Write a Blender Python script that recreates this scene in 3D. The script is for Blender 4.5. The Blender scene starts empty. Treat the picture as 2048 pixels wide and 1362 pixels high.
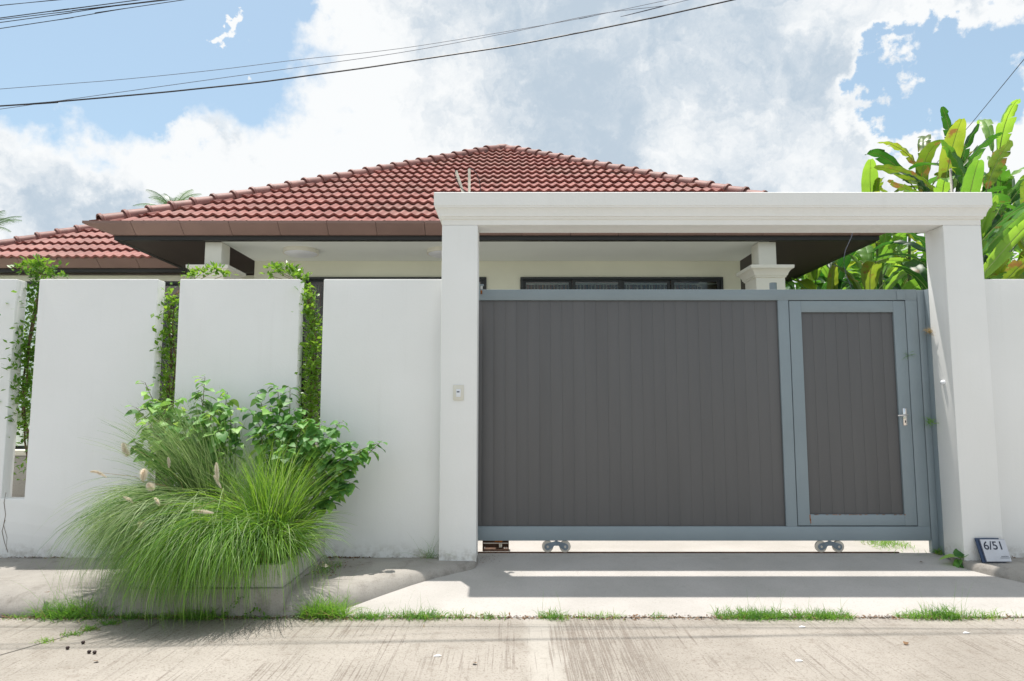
import bpy, bmesh, math, random
import numpy as np
from mathutils import Vector, Matrix
C = bpy.context.scene
COL = C.collection
R = math.radians
rng = random.Random(7)
nr = np.random.RandomState(7)

# ------------------------------------------------------------------ camera
HCAM = 1.308
F = 1365.0
PITCH = math.atan(137 / F)
SP, CP = math.sin(PITCH), math.cos(PITCH)
cd = bpy.data.cameras.new('camera'); cam = bpy.data.objects.new('camera', cd); COL.objects.link(cam)
cd.sensor_width = 36; cd.lens = 36 * F / 2048; cd.clip_end = 2000; cd.clip_start = 0.05
cam.location = (0, 0, HCAM); cam.rotation_euler = (R(90) + PITCH, 0, 0)
C.camera = cam

def at(px, py, Y):
    """world point at depth Y seen at photo pixel px,py (survey helper)"""
    u = (px - 1024) / F; v = (681 - py) / F; k = Y / (CP - v * SP)
    return Vector((u * k, Y, HCAM + k * (SP + v * CP)))
def gz(px, py, z):
    v = (681 - py) / F; Y = (z - HCAM) * (CP - v * SP) / (SP + v * CP)
    return at(px, py, Y)
def direction(px, py):
    u = (px - 1024) / F; v = (681 - py) / F
    return Vector((u, CP - v * SP, SP + v * CP)).normalized()

# ------------------------------------------------------------------ light
SUN = Vector((-0.112, 0.182, 1.0)).normalized()
EXPOSURE = 0.85
sd = bpy.data.lights.new('sun', 'SUN'); sun = bpy.data.objects.new('sun', sd); COL.objects.link(sun)
sd.energy = 3.0; sd.angle = R(0.53); sd.color = (1.0, 0.95, 0.88)
sun.rotation_euler = (-SUN).to_track_quat('-Z', 'Y').to_euler()
vs = C.view_settings
vs.view_transform = 'Standard'; vs.look = 'None'; vs.gamma = 1; vs.use_curve_mapping = False
vs.exposure = EXPOSURE

class NT:
    def __init__(s, tree): s.t = tree; s.n = tree.nodes; s.l = tree.links
    def new(s, typ, **kw):
        n = s.n.new(typ)
        for k, v in kw.items():
            if k.startswith('i_'):
                key = k[2:]
                n.inputs[int(key) if key.isdigit() else key.replace('_', ' ')].default_value = v
            else: setattr(n, k, v)
        return n
    def link(s, a, b): s.l.new(a, b)
    def math(s, op, a, b=None, c=None, clamp=False):
        n = s.n.new('ShaderNodeMath'); n.operation = op; n.use_clamp = clamp
        for i, v in enumerate((a, b, c)):
            if v is None: continue
            if isinstance(v, (int, float)): n.inputs[i].default_value = v
            else: s.link(v, n.inputs[i])
        return n.outputs[0]
    def vmath(s, op, a, b=None, scale=None):
        n = s.n.new('ShaderNodeVectorMath'); n.operation = op
        for i, v in enumerate((a, b)):
            if v is None: continue
            if isinstance(v, (tuple, list, Vector)): n.inputs[i].default_value = tuple(v)
            else: s.link(v, n.inputs[i])
        if scale is not None: n.inputs['Scale'].default_value = scale
        return n.outputs['Value'] if op in ('DISTANCE', 'DOT_PRODUCT', 'LENGTH') else n.outputs[0]
    def noise(s, vec, scale, detail=4, rough=.5, dist=0.0):
        n = s.n.new('ShaderNodeTexNoise'); n.inputs['Scale'].default_value = scale
        n.inputs['Detail'].default_value = detail; n.inputs['Roughness'].default_value = rough
        n.inputs['Distortion'].default_value = dist
        if vec is not None: s.link(vec, n.inputs['Vector'])
        return n
    def smooth(s, v, a, b, to0=0.0, to1=1.0):
        n = s.n.new('ShaderNodeMapRange'); n.interpolation_type = 'SMOOTHSTEP'
        n.inputs['From Min'].default_value = a; n.inputs['From Max'].default_value = b
        n.inputs['To Min'].default_value = to0; n.inputs['To Max'].default_value = to1
        s.link(v, n.inputs['Value']); return n.outputs[0]
    def mixc(s, f, a, b, blend='MIX'):
        n = s.n.new('ShaderNodeMix'); n.data_type = 'RGBA'; n.blend_type = blend
        for i, v in ((0, f), (6, a), (7, b)):
            if isinstance(v, (int, float)): n.inputs[i].default_value = v
            elif isinstance(v, (tuple, list)): n.inputs[i].default_value = (*v[:3], 1)
            else: s.link(v, n.inputs[i])
        return n.outputs[2]

def build_world():
    w = bpy.data.worlds.new('World'); C.world = w; w.use_nodes = True
    t = NT(w.node_tree); t.n.clear()
    out = t.new('ShaderNodeOutputWorld'); bg = t.new('ShaderNodeBackground')
    sky = t.new('ShaderNodeTexSky'); sky.sky_type = 'NISHITA'; sky.sun_disc = False
    sky.sun_elevation = math.asin(SUN.z); sky.sun_rotation = math.atan2(SUN.x, SUN.y)
    sky.altitude = 0; sky.air_density = 1.0; sky.dust_density = 1.2; sky.ozone_density = 1.2
    STR = 0.12
    bg.inputs['Strength'].default_value = STR
    co = t.new('ShaderNodeTexCoord').outputs['Generated']
    # clouds are laid out by compass direction and height above the horizon
    n1 = t.noise(co, 5.0, 9, .58).outputs['Color']
    off = t.vmath('SCALE', t.vmath('SUBTRACT', n1, (.5, .5, .5)), scale=.30)
    n1b = t.noise(co, 16.0, 7, .6).outputs['Color']
    off2 = t.vmath('SCALE', t.vmath('SUBTRACT', n1b, (.5, .5, .5)), scale=.13)
    d = t.vmath('ADD', t.vmath('ADD', co, off), off2)
    def blobs(lst, vec):
        cur = None
        for (px, py, r) in lst:
            q = t.vmath('DISTANCE', vec, direction(px, py))
            q = t.math('SUBTRACT', 1.0, t.math('DIVIDE', q, r / F))
            cur = q if cur is None else t.math('SMOOTH_MAX', cur, q, .12)
        return cur
    blue = blobs([(-40, 0, 190), (120, 50, 180), (260, 110, 180), (305, 220, 95), (400, 60, 210), (450, 150, 110), (550, 30, 100),
                  (1990, 105, 66), (1905, 135, 58), (1840, 185, 50), (1765, 238, 50), (1860, 95, 40)], d)
    wisp = blobs([(470, 115, 34), (500, 95, 30), (515, 75, 26), (490, 150, 26)], d)
    blue = t.math('SUBTRACT', blue, t.math('MULTIPLY', t.math('MAXIMUM', wisp, 0), 1.2))
    # elsewhere (out of the frame) broken cloud of the same kind goes on
    front = t.math('MULTIPLY', t.smooth(t.vmath('DOT_PRODUCT', co, direction(1024, 300)), .55, .78), 1.0)
    big = t.noise(co, 2.2, 8, .55).outputs['Fac']
    other = t.math('SUBTRACT', t.math('MULTIPLY', t.math('SUBTRACT', big, .50), 3.0), t.math('MULTIPLY', front, 3.0))
    blue = t.math('MAXIMUM', blue, other)
    cov = t.math('POWER', t.smooth(blue, -.08, .24, 1, 0), .85)             # 1 = cloud
    # cloud shading
    e1 = t.noise(co, 3.2, 6, .55).outputs['Fac']
    e2 = t.noise(d, 9.0, 8, .6).outputs['Fac']
    grey = blobs([(1400, 120, 420), (1150, 40, 300), (1650, 150, 260), (1250, 300, 220), (60, 400, 110), (430, 330, 60)], d)
    g = t.math('ADD', t.math('MULTIPLY', t.math('MAXIMUM', grey, -.25), .75), t.math('MULTIPLY', t.math('SUBTRACT', e1, .5), 2.2))
    g = t.math('ADD', g, t.math('MULTIPLY', t.math('SUBTRACT', e2, .5), 1.5))
    edge = t.smooth(blue, -.75, -.02)                # bright rims
    g = t.math('SUBTRACT', g, t.math('MULTIPLY', edge, .50))
    e3 = t.noise(d, 24.0, 6, .6).outputs['Fac']
    g = t.math('ADD', g, t.math('MULTIPLY', t.math('SUBTRACT', e3, .5), .8))
    gs = t.smooth(g, -.25, .80)
    k = 1.0 / STR / (2 ** EXPOSURE)
    white = (.96 * k, .98 * k, .99 * k); gr = (.53 * k, .63 * k, .73 * k)
    cloud = t.mixc(gs, white, gr)
    skyc = t.mixc(1.0, sky.outputs[0], (.78, .90, .84), 'MULTIPLY')
    haze = t.mixc(.38, skyc, (.66 * k, .77 * k, .86 * k))   # thin high cloud veil over the blue
    col = t.mixc(cov, haze, cloud)
    t.link(col, bg.inputs['Color']); t.link(bg.outputs[0], out.inputs[0])
build_world()

# ------------------------------------------------------------------ materials
def mat(name, color, rough=.7, var=.08, vscale=3.0, color2=None, c2=(.5, .7), c2scale=2.0, bump=0.0, bscale=60, metallic=0.0,
        rnd=0.0, stretch=None, spec=None, translucent=0.0, tcolor=None, coord='pos'):
    m = bpy.data.materials.new(name); m.use_nodes = True; t = NT(m.node_tree)
    b = t.n['Principled BSDF']
    b.inputs['Roughness'].default_value = rough; b.inputs['Metallic'].default_value = metallic
    if spec is not None: b.inputs['Specular IOR Level'].default_value = spec
    if coord == 'pos': co = t.new('ShaderNodeNewGeometry').outputs['Position']
    else: co = t.new('ShaderNodeTexCoord').outputs['Object']
    if stretch:
        mp = t.new('ShaderNodeMapping'); mp.inputs['Scale'].default_value = stretch; t.link(co, mp.inputs[0]); co2 = mp.outputs[0]
    else: co2 = co
    n = t.noise(co2, vscale, 6, .6).outputs['Fac']
    base = t.mixc(t.smooth(n, .3, .7), tuple(c * (1 - var) for c in color), tuple(min(1, c * (1 + var)) for c in color))
    if color2:
        n2 = t.noise(co2, c2scale, 8, .65).outputs['Fac']
        base = t.mixc(t.smooth(n2, *c2), base, color2)
    if rnd:
        oi = t.new('ShaderNodeObjectInfo').outputs['Random']
        hsv = t.new('ShaderNodeHueSaturation')
        t.link(t.math('ADD', t.math('MULTIPLY', oi, rnd), 1 - rnd / 2), hsv.inputs['Value'])
        t.link(base, hsv.inputs['Color']); base = hsv.outputs[0]
    t.link(base, b.inputs['Base Color'])
    if bump:
        bn = t.noise(co2, bscale, 5, .6).outputs['Fac']
        bp = t.new('ShaderNodeBump'); bp.inputs['Strength'].default_value = bump; bp.inputs['Distance'].default_value = .01
        t.link(bn, bp.inputs['Height']); t.link(bp.outputs[0], b.inputs['Normal'])
    if translucent:
        tr = t.new('ShaderNodeBsdfTranslucent')
        if tcolor:
            tc = t.mixc(1.0, base, tcolor, 'MULTIPLY')
        else: tc = base
        t.link(tc, tr.inputs['Color'])
        mx = t.new('ShaderNodeMixShader'); mx.inputs[0].default_value = translucent
        t.link(b.outputs[0], mx.inputs[1]); t.link(tr.outputs[0], mx.inputs[2])
        t.link(mx.outputs[0], t.n['Material Output'].inputs[0])
    return m

def leafmat(name, color, tcol, var=.35, vscale=9, rnd=.5, trans=.4, rough=.4, brown=None, bth=(.62, .7)):
    """leaf: green diffuse + bright light shining through"""
    m = bpy.data.materials.new(name); m.use_nodes = True; t = NT(m.node_tree)
    b = t.n['Principled BSDF']; b.inputs['Roughness'].default_value = rough
    b.inputs['Specular IOR Level'].default_value = .5
    pos = t.new('ShaderNodeNewGeometry').outputs['Position']
    n = t.noise(pos, vscale, 3, .6).outputs['Fac']
    oi = t.new('ShaderNodeObjectInfo').outputs['Random']
    f = t.math('ADD', t.math('MULTIPLY', t.math('SUBTRACT', n, .5), var * 4), t.math('MULTIPLY', t.math('SUBTRACT', oi, .5), rnd * 2))
    f = t.math('ADD', f, 1.0)
    def scaled(c):
        s = t.new('ShaderNodeHueSaturation'); s.inputs['Color'].default_value = (*c, 1)
        t.link(t.math('MAXIMUM', f, .35), s.inputs['Value'])
        t.link(t.math('ADD', .5, t.math('MULTIPLY', t.math('SUBTRACT', f, 1.0), -.05)), s.inputs['Hue'])
        return s.outputs[0]
    bc = scaled(color); tc = scaled(tcol)
    if brown:
        bm = t.smooth(t.noise(pos, 5.5, 5, .6).outputs['Fac'], *bth)
        bc = t.mixc(bm, bc, brown); tc = t.mixc(bm, tc, brown)
    t.link(bc, b.inputs['Base Color'])
    tr = t.new('ShaderNodeBsdfTranslucent'); t.link(tc, tr.inputs['Color'])
    mx = t.new('ShaderNodeMixShader'); mx.inputs[0].default_value = trans
    t.link(b.outputs[0], mx.inputs[1]); t.link(tr.outputs[0], mx.inputs[2]); t.link(mx.outputs[0], t.n['Material Output'].inputs[0])
    return m

def wallmat():
    m = bpy.data.materials.new('white_wall_paint'); m.use_nodes = True; t = NT(m.node_tree); b = t.n['Principled BSDF']
    b.inputs['Roughness'].default_value = .75; b.inputs['Specular IOR Level'].default_value = .25
    pos = t.new('ShaderNodeNewGeometry').outputs['Position']
    n = t.noise(pos, 1.1, 7, .6).outputs['Fac']
    mp = t.new('ShaderNodeMapping'); mp.inputs['Scale'].default_value = (9, 9, .5); t.link(pos, mp.inputs[0])
    st = t.noise(mp.outputs[0], 1.5, 6, .6).outputs['Fac']
    col = t.mixc(t.smooth(n, .3, .7), (.81, .81, .795), (.84, .84, .83))
    col = t.mixc(t.math('MULTIPLY', t.smooth(st, .52, .8), .06), col, (.45, .43, .37))
    # splash dirt on the lowest hand's breadth
    z = t.new('ShaderNodeSeparateXYZ'); t.link(pos, z.inputs[0])
    fine = t.noise(pos, 14, 6, .7).outputs['Fac']
    low = t.math('MULTIPLY', t.smooth(z.outputs[2], .0, .16, 1, 0), t.smooth(fine, .42, .68))
    col = t.mixc(t.math('MULTIPLY', low, .55), col, (.34, .31, .25))
    t.link(col, b.inputs['Base Color'])
    bn = t.noise(pos, 55, 5, .6).outputs['Fac']; bn2 = t.noise(pos, 3, 3, .5).outputs['Fac']
    bp = t.new('ShaderNodeBump'); bp.inputs['Strength'].default_value = .12; bp.inputs['Distance'].default_value = .01
    t.link(t.math('ADD', bn, t.math('MULTIPLY', bn2, 1.5)), bp.inputs['Height']); t.link(bp.outputs[0], b.inputs['Normal'])
    return m

def roadmat():
    m = bpy.data.materials.new('broomed_concrete'); m.use_nodes = True; t = NT(m.node_tree); b = t.n['Principled BSDF']
    b.inputs['Roughness'].default_value = .85; b.inputs['Specular IOR Level'].default_value = .25
    pos = t.new('ShaderNodeNewGeometry').outputs['Position']
    xs = t.new('ShaderNodeSeparateXYZ'); t.link(pos, xs.inputs[0])
    xw = t.math('ADD', xs.outputs[0], t.math('MULTIPLY', t.math('SUBTRACT', t.noise(pos, 3, 5, .6).outputs['Fac'], .5), .22))
    light_band = t.math('MULTIPLY', t.smooth(xw, .06, .14), t.smooth(xw, .24, .36, 1, 0))
    comb_band = t.math('MULTIPLY', t.smooth(xw, .26, .34), t.smooth(xw, .6, 1.1, 1, 0))
    big = t.noise(pos, .9, 8, .62).outputs['Fac']; mid = t.noise(pos, 9, 9, .75).outputs['Fac']
    sp = t.noise(pos, 75, 4, .8).outputs['Fac']
    col = t.mixc(t.smooth(big, .32, .68), (.31, .283, .250), (.40, .368, .330))
    col = t.mixc(t.math('MULTIPLY', t.smooth(mid, .52, .70), .6), col, (.22, .185, .155))
    col = t.mixc(t.math('MULTIPLY', t.smooth(mid, .42, .2), .5), col, (.47, .44, .40))
    col = t.mixc(t.math('MULTIPLY', t.smooth(sp, .50, .68), .75), col, (.15, .125, .10))
    mp = t.new('ShaderNodeMapping'); mp.inputs['Scale'].default_value = (1, .016, 1); mp.inputs['Rotation'].default_value = (0, 0, .03)
    t.link(pos, mp.inputs[0])
    gr = t.noise(mp.outputs[0], 80, 2, .6).outputs['Fac']
    patch = t.smooth(t.noise(pos, 2.2, 7, .65).outputs['Fac'], .38, .62)
    col = t.mixc(t.math('MULTIPLY', light_band, .38), col, (.52, .50, .46))
    gm = t.math('MULTIPLY', t.smooth(gr, .56, .66), t.math('ADD', patch, comb_band, clamp=True))
    gm = t.math('MAXIMUM', gm, t.math('MULTIPLY', t.math('MULTIPLY', t.smooth(t.noise(mp.outputs[0], 150, 2, .6).outputs['Fac'], .46, .60), comb_band), .9))
    col = t.mixc(t.math('MULTIPLY', gm, .48), col, (.14, .105, .085))
    t.link(col, b.inputs['Base Color'])
    h = t.math('SUBTRACT', t.math('MULTIPLY', sp, .5), t.math('MULTIPLY', gm, 1.3))
    bp = t.new('ShaderNodeBump'); bp.inputs['Strength'].default_value = .5; bp.inputs['Distance'].default_value = .006
    t.link(h, bp.inputs['Height']); t.link(bp.outputs[0], b.inputs['Normal'])
    return m

def concmat(name, c1, c2, dark, darkamt=.5, th=(.55, .75)):
    m = bpy.data.materials.new(name); m.use_nodes = True; t = NT(m.node_tree); b = t.n['Principled BSDF']
    b.inputs['Roughness'].default_value = .85; b.inputs['Specular IOR Level'].default_value = .25
    pos = t.new('ShaderNodeNewGeometry').outputs['Position']
    big = t.noise(pos, 1.4, 8, .6).outputs['Fac']; mid = t.noise(pos, 6, 9, .7).outputs['Fac']; sp = t.noise(pos, 85, 4, .8).outputs['Fac']
    col = t.mixc(t.smooth(big, .32, .68), c1, c2)
    col = t.mixc(t.math('MULTIPLY', t.smooth(mid, *th), darkamt), col, dark)
    col = t.mixc(t.math('MULTIPLY', t.smooth(sp, .5, .72), .5), col, dark)
    t.link(col, b.inputs['Base Color'])
    bp = t.new('ShaderNodeBump'); bp.inputs['Strength'].default_value = .45; bp.inputs['Distance'].default_value = .006
    t.link(t.math('ADD', sp, t.math('MULTIPLY', mid, 2)), bp.inputs['Height']); t.link(bp.outputs[0], b.inputs['Normal'])
    return m

def tilemat():
    m = bpy.data.materials.new('red_roof_tile'); m.use_nodes = True; t = NT(m.node_tree); b = t.n['Principled BSDF']
    b.inputs['Roughness'].default_value = .6; b.inputs['Specular IOR Level'].default_value = .35
    pos = t.new('ShaderNodeNewGeometry').outputs['Position']
    oi = t.new('ShaderNodeObjectInfo').outputs['Random']
    cell = t.new('ShaderNodeTexWhiteNoise'); 
    mp = t.new('ShaderNodeMapping'); mp.inputs['Scale'].default_value = (1 / .31, 1 / .25, 0); t.link(pos, mp.inputs[0])
    fl = t.vmath('FLOOR', mp.outputs[0]); t.link(fl, cell.inputs[0])
    rv = t.math('FRACT', t.math('ADD', oi, cell.outputs['Value']))
    col = t.mixc(rv, (.225, .072, .062), (.335, .120, .100))
    n = t.noise(pos, 9, 7, .7).outputs['Fac']
    col = t.mixc(t.math('MULTIPLY', t.smooth(n, .5, .72), .5), col, (.20, .10, .08))
    n2 = t.noise(pos, 34, 6, .7).outputs['Fac']
    col = t.mixc(t.math('MULTIPLY', t.smooth(n2, .55, .75), .35), col, (.34, .19, .16))
    n3 = t.noise(pos, 1.1, 5, .6).outputs['Fac']
    col = t.mixc(t.math('MULTIPLY', t.smooth(n3, .45, .7), .45), col, (.20, .12, .095))
    t.link(col, b.inputs['Base Color'])
    bp = t.new('ShaderNodeBump'); bp.inputs['Strength'].default_value = .3; bp.inputs['Distance'].default_value = .004
    t.link(t.noise(pos, 120, 4, .7).outputs['Fac'], bp.inputs['Height']); t.link(bp.outputs[0], b.inputs['Normal'])
    return m

def curtainmat():
    m = bpy.data.materials.new('striped_curtain'); m.use_nodes = True; t = NT(m.node_tree); b = t.n['Principled BSDF']
    b.inputs['Roughness'].default_value = .9
    co = t.new('ShaderNodeTexCoord').outputs['UV']
    x = t.new('ShaderNodeSeparateXYZ'); t.link(co, x.inputs[0])
    cr = t.new('ShaderNodeValToRGB'); cr.color_ramp.interpolation = 'CONSTANT'
    els = cr.color_ramp.elements
    els[0].position = 0; els[0].color = (.10, .04, .02, 1); els[1].position = .16; els[1].color = (.55, .45, .33, 1)
    for p, c in ((.3, (.28, .07, .03)), (.45, (.05, .02, .012)), (.62, (.45, .22, .08)), (.74, (.12, .05, .03)), (.88, (.6, .5, .4))):
        e = els.new(p); e.color = (*c, 1)
    t.link(t.math('FRACT', t.math('MULTIPLY', x.outputs[0], 5.5)), cr.inputs[0])
    t.link(cr.outputs[0], b.inputs['Base Color'])
    return m

def glassmat():
    m = bpy.data.materials.new('window_glass'); m.use_nodes = True; t = NT(m.node_tree)
    g = t.new('ShaderNodeBsdfGlossy'); g.inputs['Roughness'].default_value = .02
    tr = t.new('ShaderNodeBsdfTransparent'); tr.inputs[0].default_value = (.75, .8, .78, 1)
    fr = t.new('ShaderNodeFresnel'); fr.inputs[0].default_value = 1.5
    mx = t.new('ShaderNodeMixShader'); t.link(fr.outputs[0], mx.inputs[0]); t.link(tr.outputs[0], mx.inputs[1]); t.link(g.outputs[0], mx.inputs[2])
    t.link(mx.outputs[0], t.n['Material Output'].inputs[0]); return m

M = dict(
    wall=wallmat(), road=roadmat(), tile=tilemat(), curtain=curtainmat(), glass=glassmat(),
    walk=concmat('pavement_concrete', (.30, .28, .255), (.40, .375, .34), (.16, .14, .12), .6, (.5, .72)),
    drive=concmat('driveway_concrete', (.43, .41, .385), (.50, .475, .45), (.26, .235, .205), .38, (.58, .8)),
    soil=mat('dry_soil', (.10, .075, .055), .95, .3, 12, bump=.6, bscale=50),
    ground=mat('far_ground', (.10, .12, .06), .95, .3, .4),
    planter=concmat('planter_render', (.48, .46, .42), (.58, .56, .52), (.24, .21, .17), .55),
    ridge=mat('ridge_tile_paint', (.235, .100, .085), .6, .25, 6, color2=(.11, .06, .05), c2=(.55, .75), c2scale=7, bump=.2, rnd=.18),
    gutter=mat('brown_gutter', (.235, .145, .122), .5, .08, 2, rnd=.16),
    soffit=mat('dark_brown_soffit', (.040, .026, .020), .6, .15, 5, stretch=(1, 6, 1)),
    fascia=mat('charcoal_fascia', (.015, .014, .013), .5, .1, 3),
    cream=mat('cream_house_paint', (.74, .74, .62), .8, .03, 1.2),
    ceil=mat('porch_ceiling_paint', (.80, .83, .79), .8, .02, 1.2),
    column=mat('ivory_column_paint', (.76, .74, .66), .75, .03, 2),
    wframe=mat('charcoal_window_frame', (.018, .022, .024), .4, .1, 4),
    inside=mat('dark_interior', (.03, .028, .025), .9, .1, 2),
    gate=mat('blue_grey_gate_paint', (.235, .285, .315), .42, .05, 1.5, bump=.03, bscale=12),
    board=mat('charcoal_gate_board', (.112, .110, .112), .5, .05, 1.2, rnd=.07, stretch=(3, 3, .25)),
    rust=mat('rust', (.30, .10, .02), .9, .5, 30),
    steel=mat('worn_steel', (.55, .53, .50), .35, .15, 20, metallic=.9),
    wheel=mat('wheel_plastic', (.55, .50, .43), .5, .1, 20),
    bracket=mat('grey_bracket_paint', (.16, .20, .235), .5, .15, 20),
    chrome=mat('chrome', (.75, .72, .70), .15, .05, 20, metallic=1.0),
    black=mat('black_rubber', (.015, .014, .02), .5, .1, 10),
    cable2=mat('grey_cable', (.10, .11, .15), .6, .1, 10),
    rail=mat('rusty_rail', (.10, .055, .035), .8, .3, 20),
    pvc=mat('pale_pvc_pipe', (.62, .58, .50), .5, .15, 12),
    plastic=mat('ivory_plastic', (.70, .68, .60), .4, .03, 10),
    lens=mat('white_diffuser', (.78, .80, .84), .4, .02, 10),
    signblue=mat('navy_sign_board', (.018, .040, .095), .35, .1, 10),
    signwhite=mat('white_sign_face', (.55, .56, .60), .3, .06, 14),
    ink=mat('dark_ink', (.025, .03, .05), .5, .05, 10),
    blade1=leafmat('grey_green_blade', (.22, .31, .13), (.36, .50, .17), .22, 30, 0, .35, .55),
    blade2=leafmat('fresh_green_blade', (.17, .35, .04), (.40, .66, .06), .28, 30, 0, .42, .5),
    blade_dark=leafmat('deep_green_blade', (.07, .17, .03), (.16, .36, .04), .25, 30, 0, .35, .5),
    blade_pale=leafmat('pale_blade', (.34, .44, .20), (.42, .55, .20), .2, 30, 0, .35, .55),
    straw=leafmat('dry_straw', (.40, .30, .16), (.45, .33, .15), .2, 8, 0, .3, .8),
    weed=leafmat('weed_green', (.11, .26, .035), (.30, .58, .06), .3, 14, .15, .42, .55),
    plume=leafmat('cream_plume', (.86, .80, .72), (.85, .78, .66), .1, 20, .1, .5, .9),
    mulb=leafmat('broad_leaf_green', (.14, .33, .08), (.36, .62, .10), .25, 9, .6, .38, .5),
    box=leafmat('small_leaf_green', (.085, .20, .025), (.32, .55, .04), .35, 6, .2, .42, .35),
    ban1=leafmat('banana_leaf_green', (.045, .145, .035), (.20, .48, .04), .22, 2.5, .75, .42, .42, brown=(.20, .11, .03), bth=(.64, .72)),
    ban2=leafmat('banana_leaf_yellow_green', (.13, .22, .035), (.32, .46, .035), .25, 2.5, .4, .45, .35, brown=(.32, .17, .05), bth=(.54, .66)),
    ban3=leafmat('withered_leaf', (.22, .12, .05), (.30, .14, .04), .25, 5, .4, .3, .8),
    palm=leafmat('palm_leaf', (.05, .12, .03), (.12, .28, .04), .2, 3, .3, .3, .4),
    midrib=mat('pale_midrib', (.30, .42, .12), .5, .15, 5),
    stem=mat('green_stem', (.10, .15, .05), .6, .3, 9),
    wood=mat('shrub_wood', (.16, .11, .07), .9, .3, 15),
    litter=mat('dry_leaf_litter', (.20, .12, .065), .95, .4, 20, color2=(.07, .045, .03), c2=(.5, .6), c2scale=30),
    seed=mat('dark_seed_pod', (.03, .012, .010), .5, .3, 30),
    paper=mat('white_paper_scrap', (.8, .8, .8), .8, .05, 20),
    block=concmat('old_concrete_block', (.36, .35, .33), (.46, .45, .43), (.18, .16, .15), .4),
)

# ------------------------------------------------------------------ mesh helpers
ROOT = {}
def tag(o, label=None, cat=None, group=None, kind=None):
    if label: o['label'] = label
    if cat: o['category'] = cat
    if group: o['group'] = group
    if kind: o['kind'] = kind
    return o
def thing(name, label, cat, loc=(0, 0, 0), group=None):
    o = bpy.data.objects.new(name, None); COL.objects.link(o); o.location = loc
    o.empty_display_size = .1
    tag(o, label, cat, group); ROOT[o.name] = Vector(loc); return o
def link(name, me, parent=None, m=None, loc=None):
    o = bpy.data.objects.new(name, me); COL.objects.link(o)
    if parent is not None:
        o.parent = parent; ROOT[o.name] = ROOT[parent.name]
    if loc is not None: o.location = Vector(loc)
    return o
class MB:
    def __init__(s): s.v = []; s.f = []
    def add(s, v, f):
        k = len(s.v); s.v += [tuple(p) for p in v]; s.f += [tuple(i + k for i in q) for q in f]; return s
    def box(s, x0, x1, y0, y1, z0, z1):
        v = [(x, y, z) for z in (z0, z1) for y in (y0, y1) for x in (x0, x1)]
        return s.add(v, [(0, 2, 3, 1), (4, 5, 7, 6), (0, 1, 5, 4), (2, 6, 7, 3), (0, 4, 6, 2), (1, 3, 7, 5)])
    def tube(s, pts, r, n=8, cap=True):
        pts = [Vector(p) for p in pts]; k = len(pts)
        rs = r if isinstance(r, (list, tuple)) else [r] * k
        base = len(s.v); up = None
        for i, p in enumerate(pts):
            d = (pts[min(i + 1, k - 1)] - pts[max(i - 1, 0)]).normalized()
            a = d.cross(Vector((0, 0, 1)))
            if a.length < .05: a = d.cross(Vector((0, 1, 0)))
            a.normalize(); b = d.cross(a)
            for j in range(n):
                t = 2 * math.pi * j / n
                s.v.append(tuple(p + (a * math.cos(t) + b * math.sin(t)) * rs[i]))
        for i in range(k - 1):
            for j in range(n):
                j2 = (j + 1) % n
                s.f.append((base + i * n + j, base + i * n + j2, base + (i + 1) * n + j2, base + (i + 1) * n + j))
        if cap:
            s.f.append(tuple(base + j for j in reversed(range(n)))); s.f.append(tuple(base + (k - 1) * n + j for j in range(n)))
        return s
    def prism(s, poly, axis, a0, a1):
        """poly: list of 2-D points, extruded along axis (0 x,1 y,2 z)"""
        def mk(p, a):
            q = list(p); q.insert(axis, a); return tuple(q)
        n = len(poly); v = [mk(p, a0) for p in poly] + [mk(p, a1) for p in poly]
        f = [tuple(range(n)), tuple(reversed(range(n, 2 * n)))] + [(i, i + n, (i + 1) % n + n, (i + 1) % n) for i in range(n)]
        return s.add(v, f)
    def build(s, name, m, parent=None, smooth=False, bevel=0.0, seg=2, sharp=40):
        me = bpy.data.meshes.new(name)
        off = ROOT[parent.name] if parent is not None else Vector((0, 0, 0))
        v = [(p[0] - off.x, p[1] - off.y, p[2] - off.z) for p in s.v]
        me.from_pydata(v, [], s.f)
        bm = bmesh.new(); bm.from_mesh(me)
        if bevel:
            es = [e for e in bm.edges if len(e.link_faces) == 2 and e.calc_face_angle(0) > .5]
            bmesh.ops.bevel(bm, geom=es, offset=bevel, segments=seg, affect='EDGES', profile=.5)
        bmesh.ops.recalc_face_normals(bm, faces=bm.faces)
        bm.to_mesh(me); bm.free()
        if smooth or bevel:
            me.polygons.foreach_set('use_smooth', [True] * len(me.polygons)); me.set_sharp_from_angle(angle=R(sharp))
        me.materials.append(m); me.update()
        return link(name, me, parent)
def bigmesh(name, V, Fc, m, parent=None, smooth=False, idx=None):
    """V (n,3) array, Fc (k,3|4) int array: fast mesh for foliage"""
    me = bpy.data.meshes.new(name)
    off = np.array(ROOT[parent.name]) if parent is not None else 0
    V = np.asarray(V, dtype=np.float32) - off
    n, k, s = len(V), len(Fc), Fc.shape[1]
    me.vertices.add(n); me.vertices.foreach_set('co', V.astype(np.float32).ravel())
    me.loops.add(k * s); me.loops.foreach_set('vertex_index', Fc.astype(np.int32).ravel())
    me.polygons.add(k); me.polygons.foreach_set('loop_start', np.arange(0, k * s, s, dtype=np.int32))
    me.polygons.foreach_set('loop_total', np.full(k, s, dtype=np.int32))
    if smooth: me.polygons.foreach_set('use_smooth', np.ones(k, dtype=bool))
    me.update(calc_edges=True); me.validate()
    for q in (m if isinstance(m, list) else [m]): me.materials.append(q)
    if idx is not None: me.polygons.foreach_set('material_index', np.asarray(idx, dtype=np.int32))
    return link(name, me, parent)
def struct(o): o['kind'] = 'structure'; return o

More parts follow.
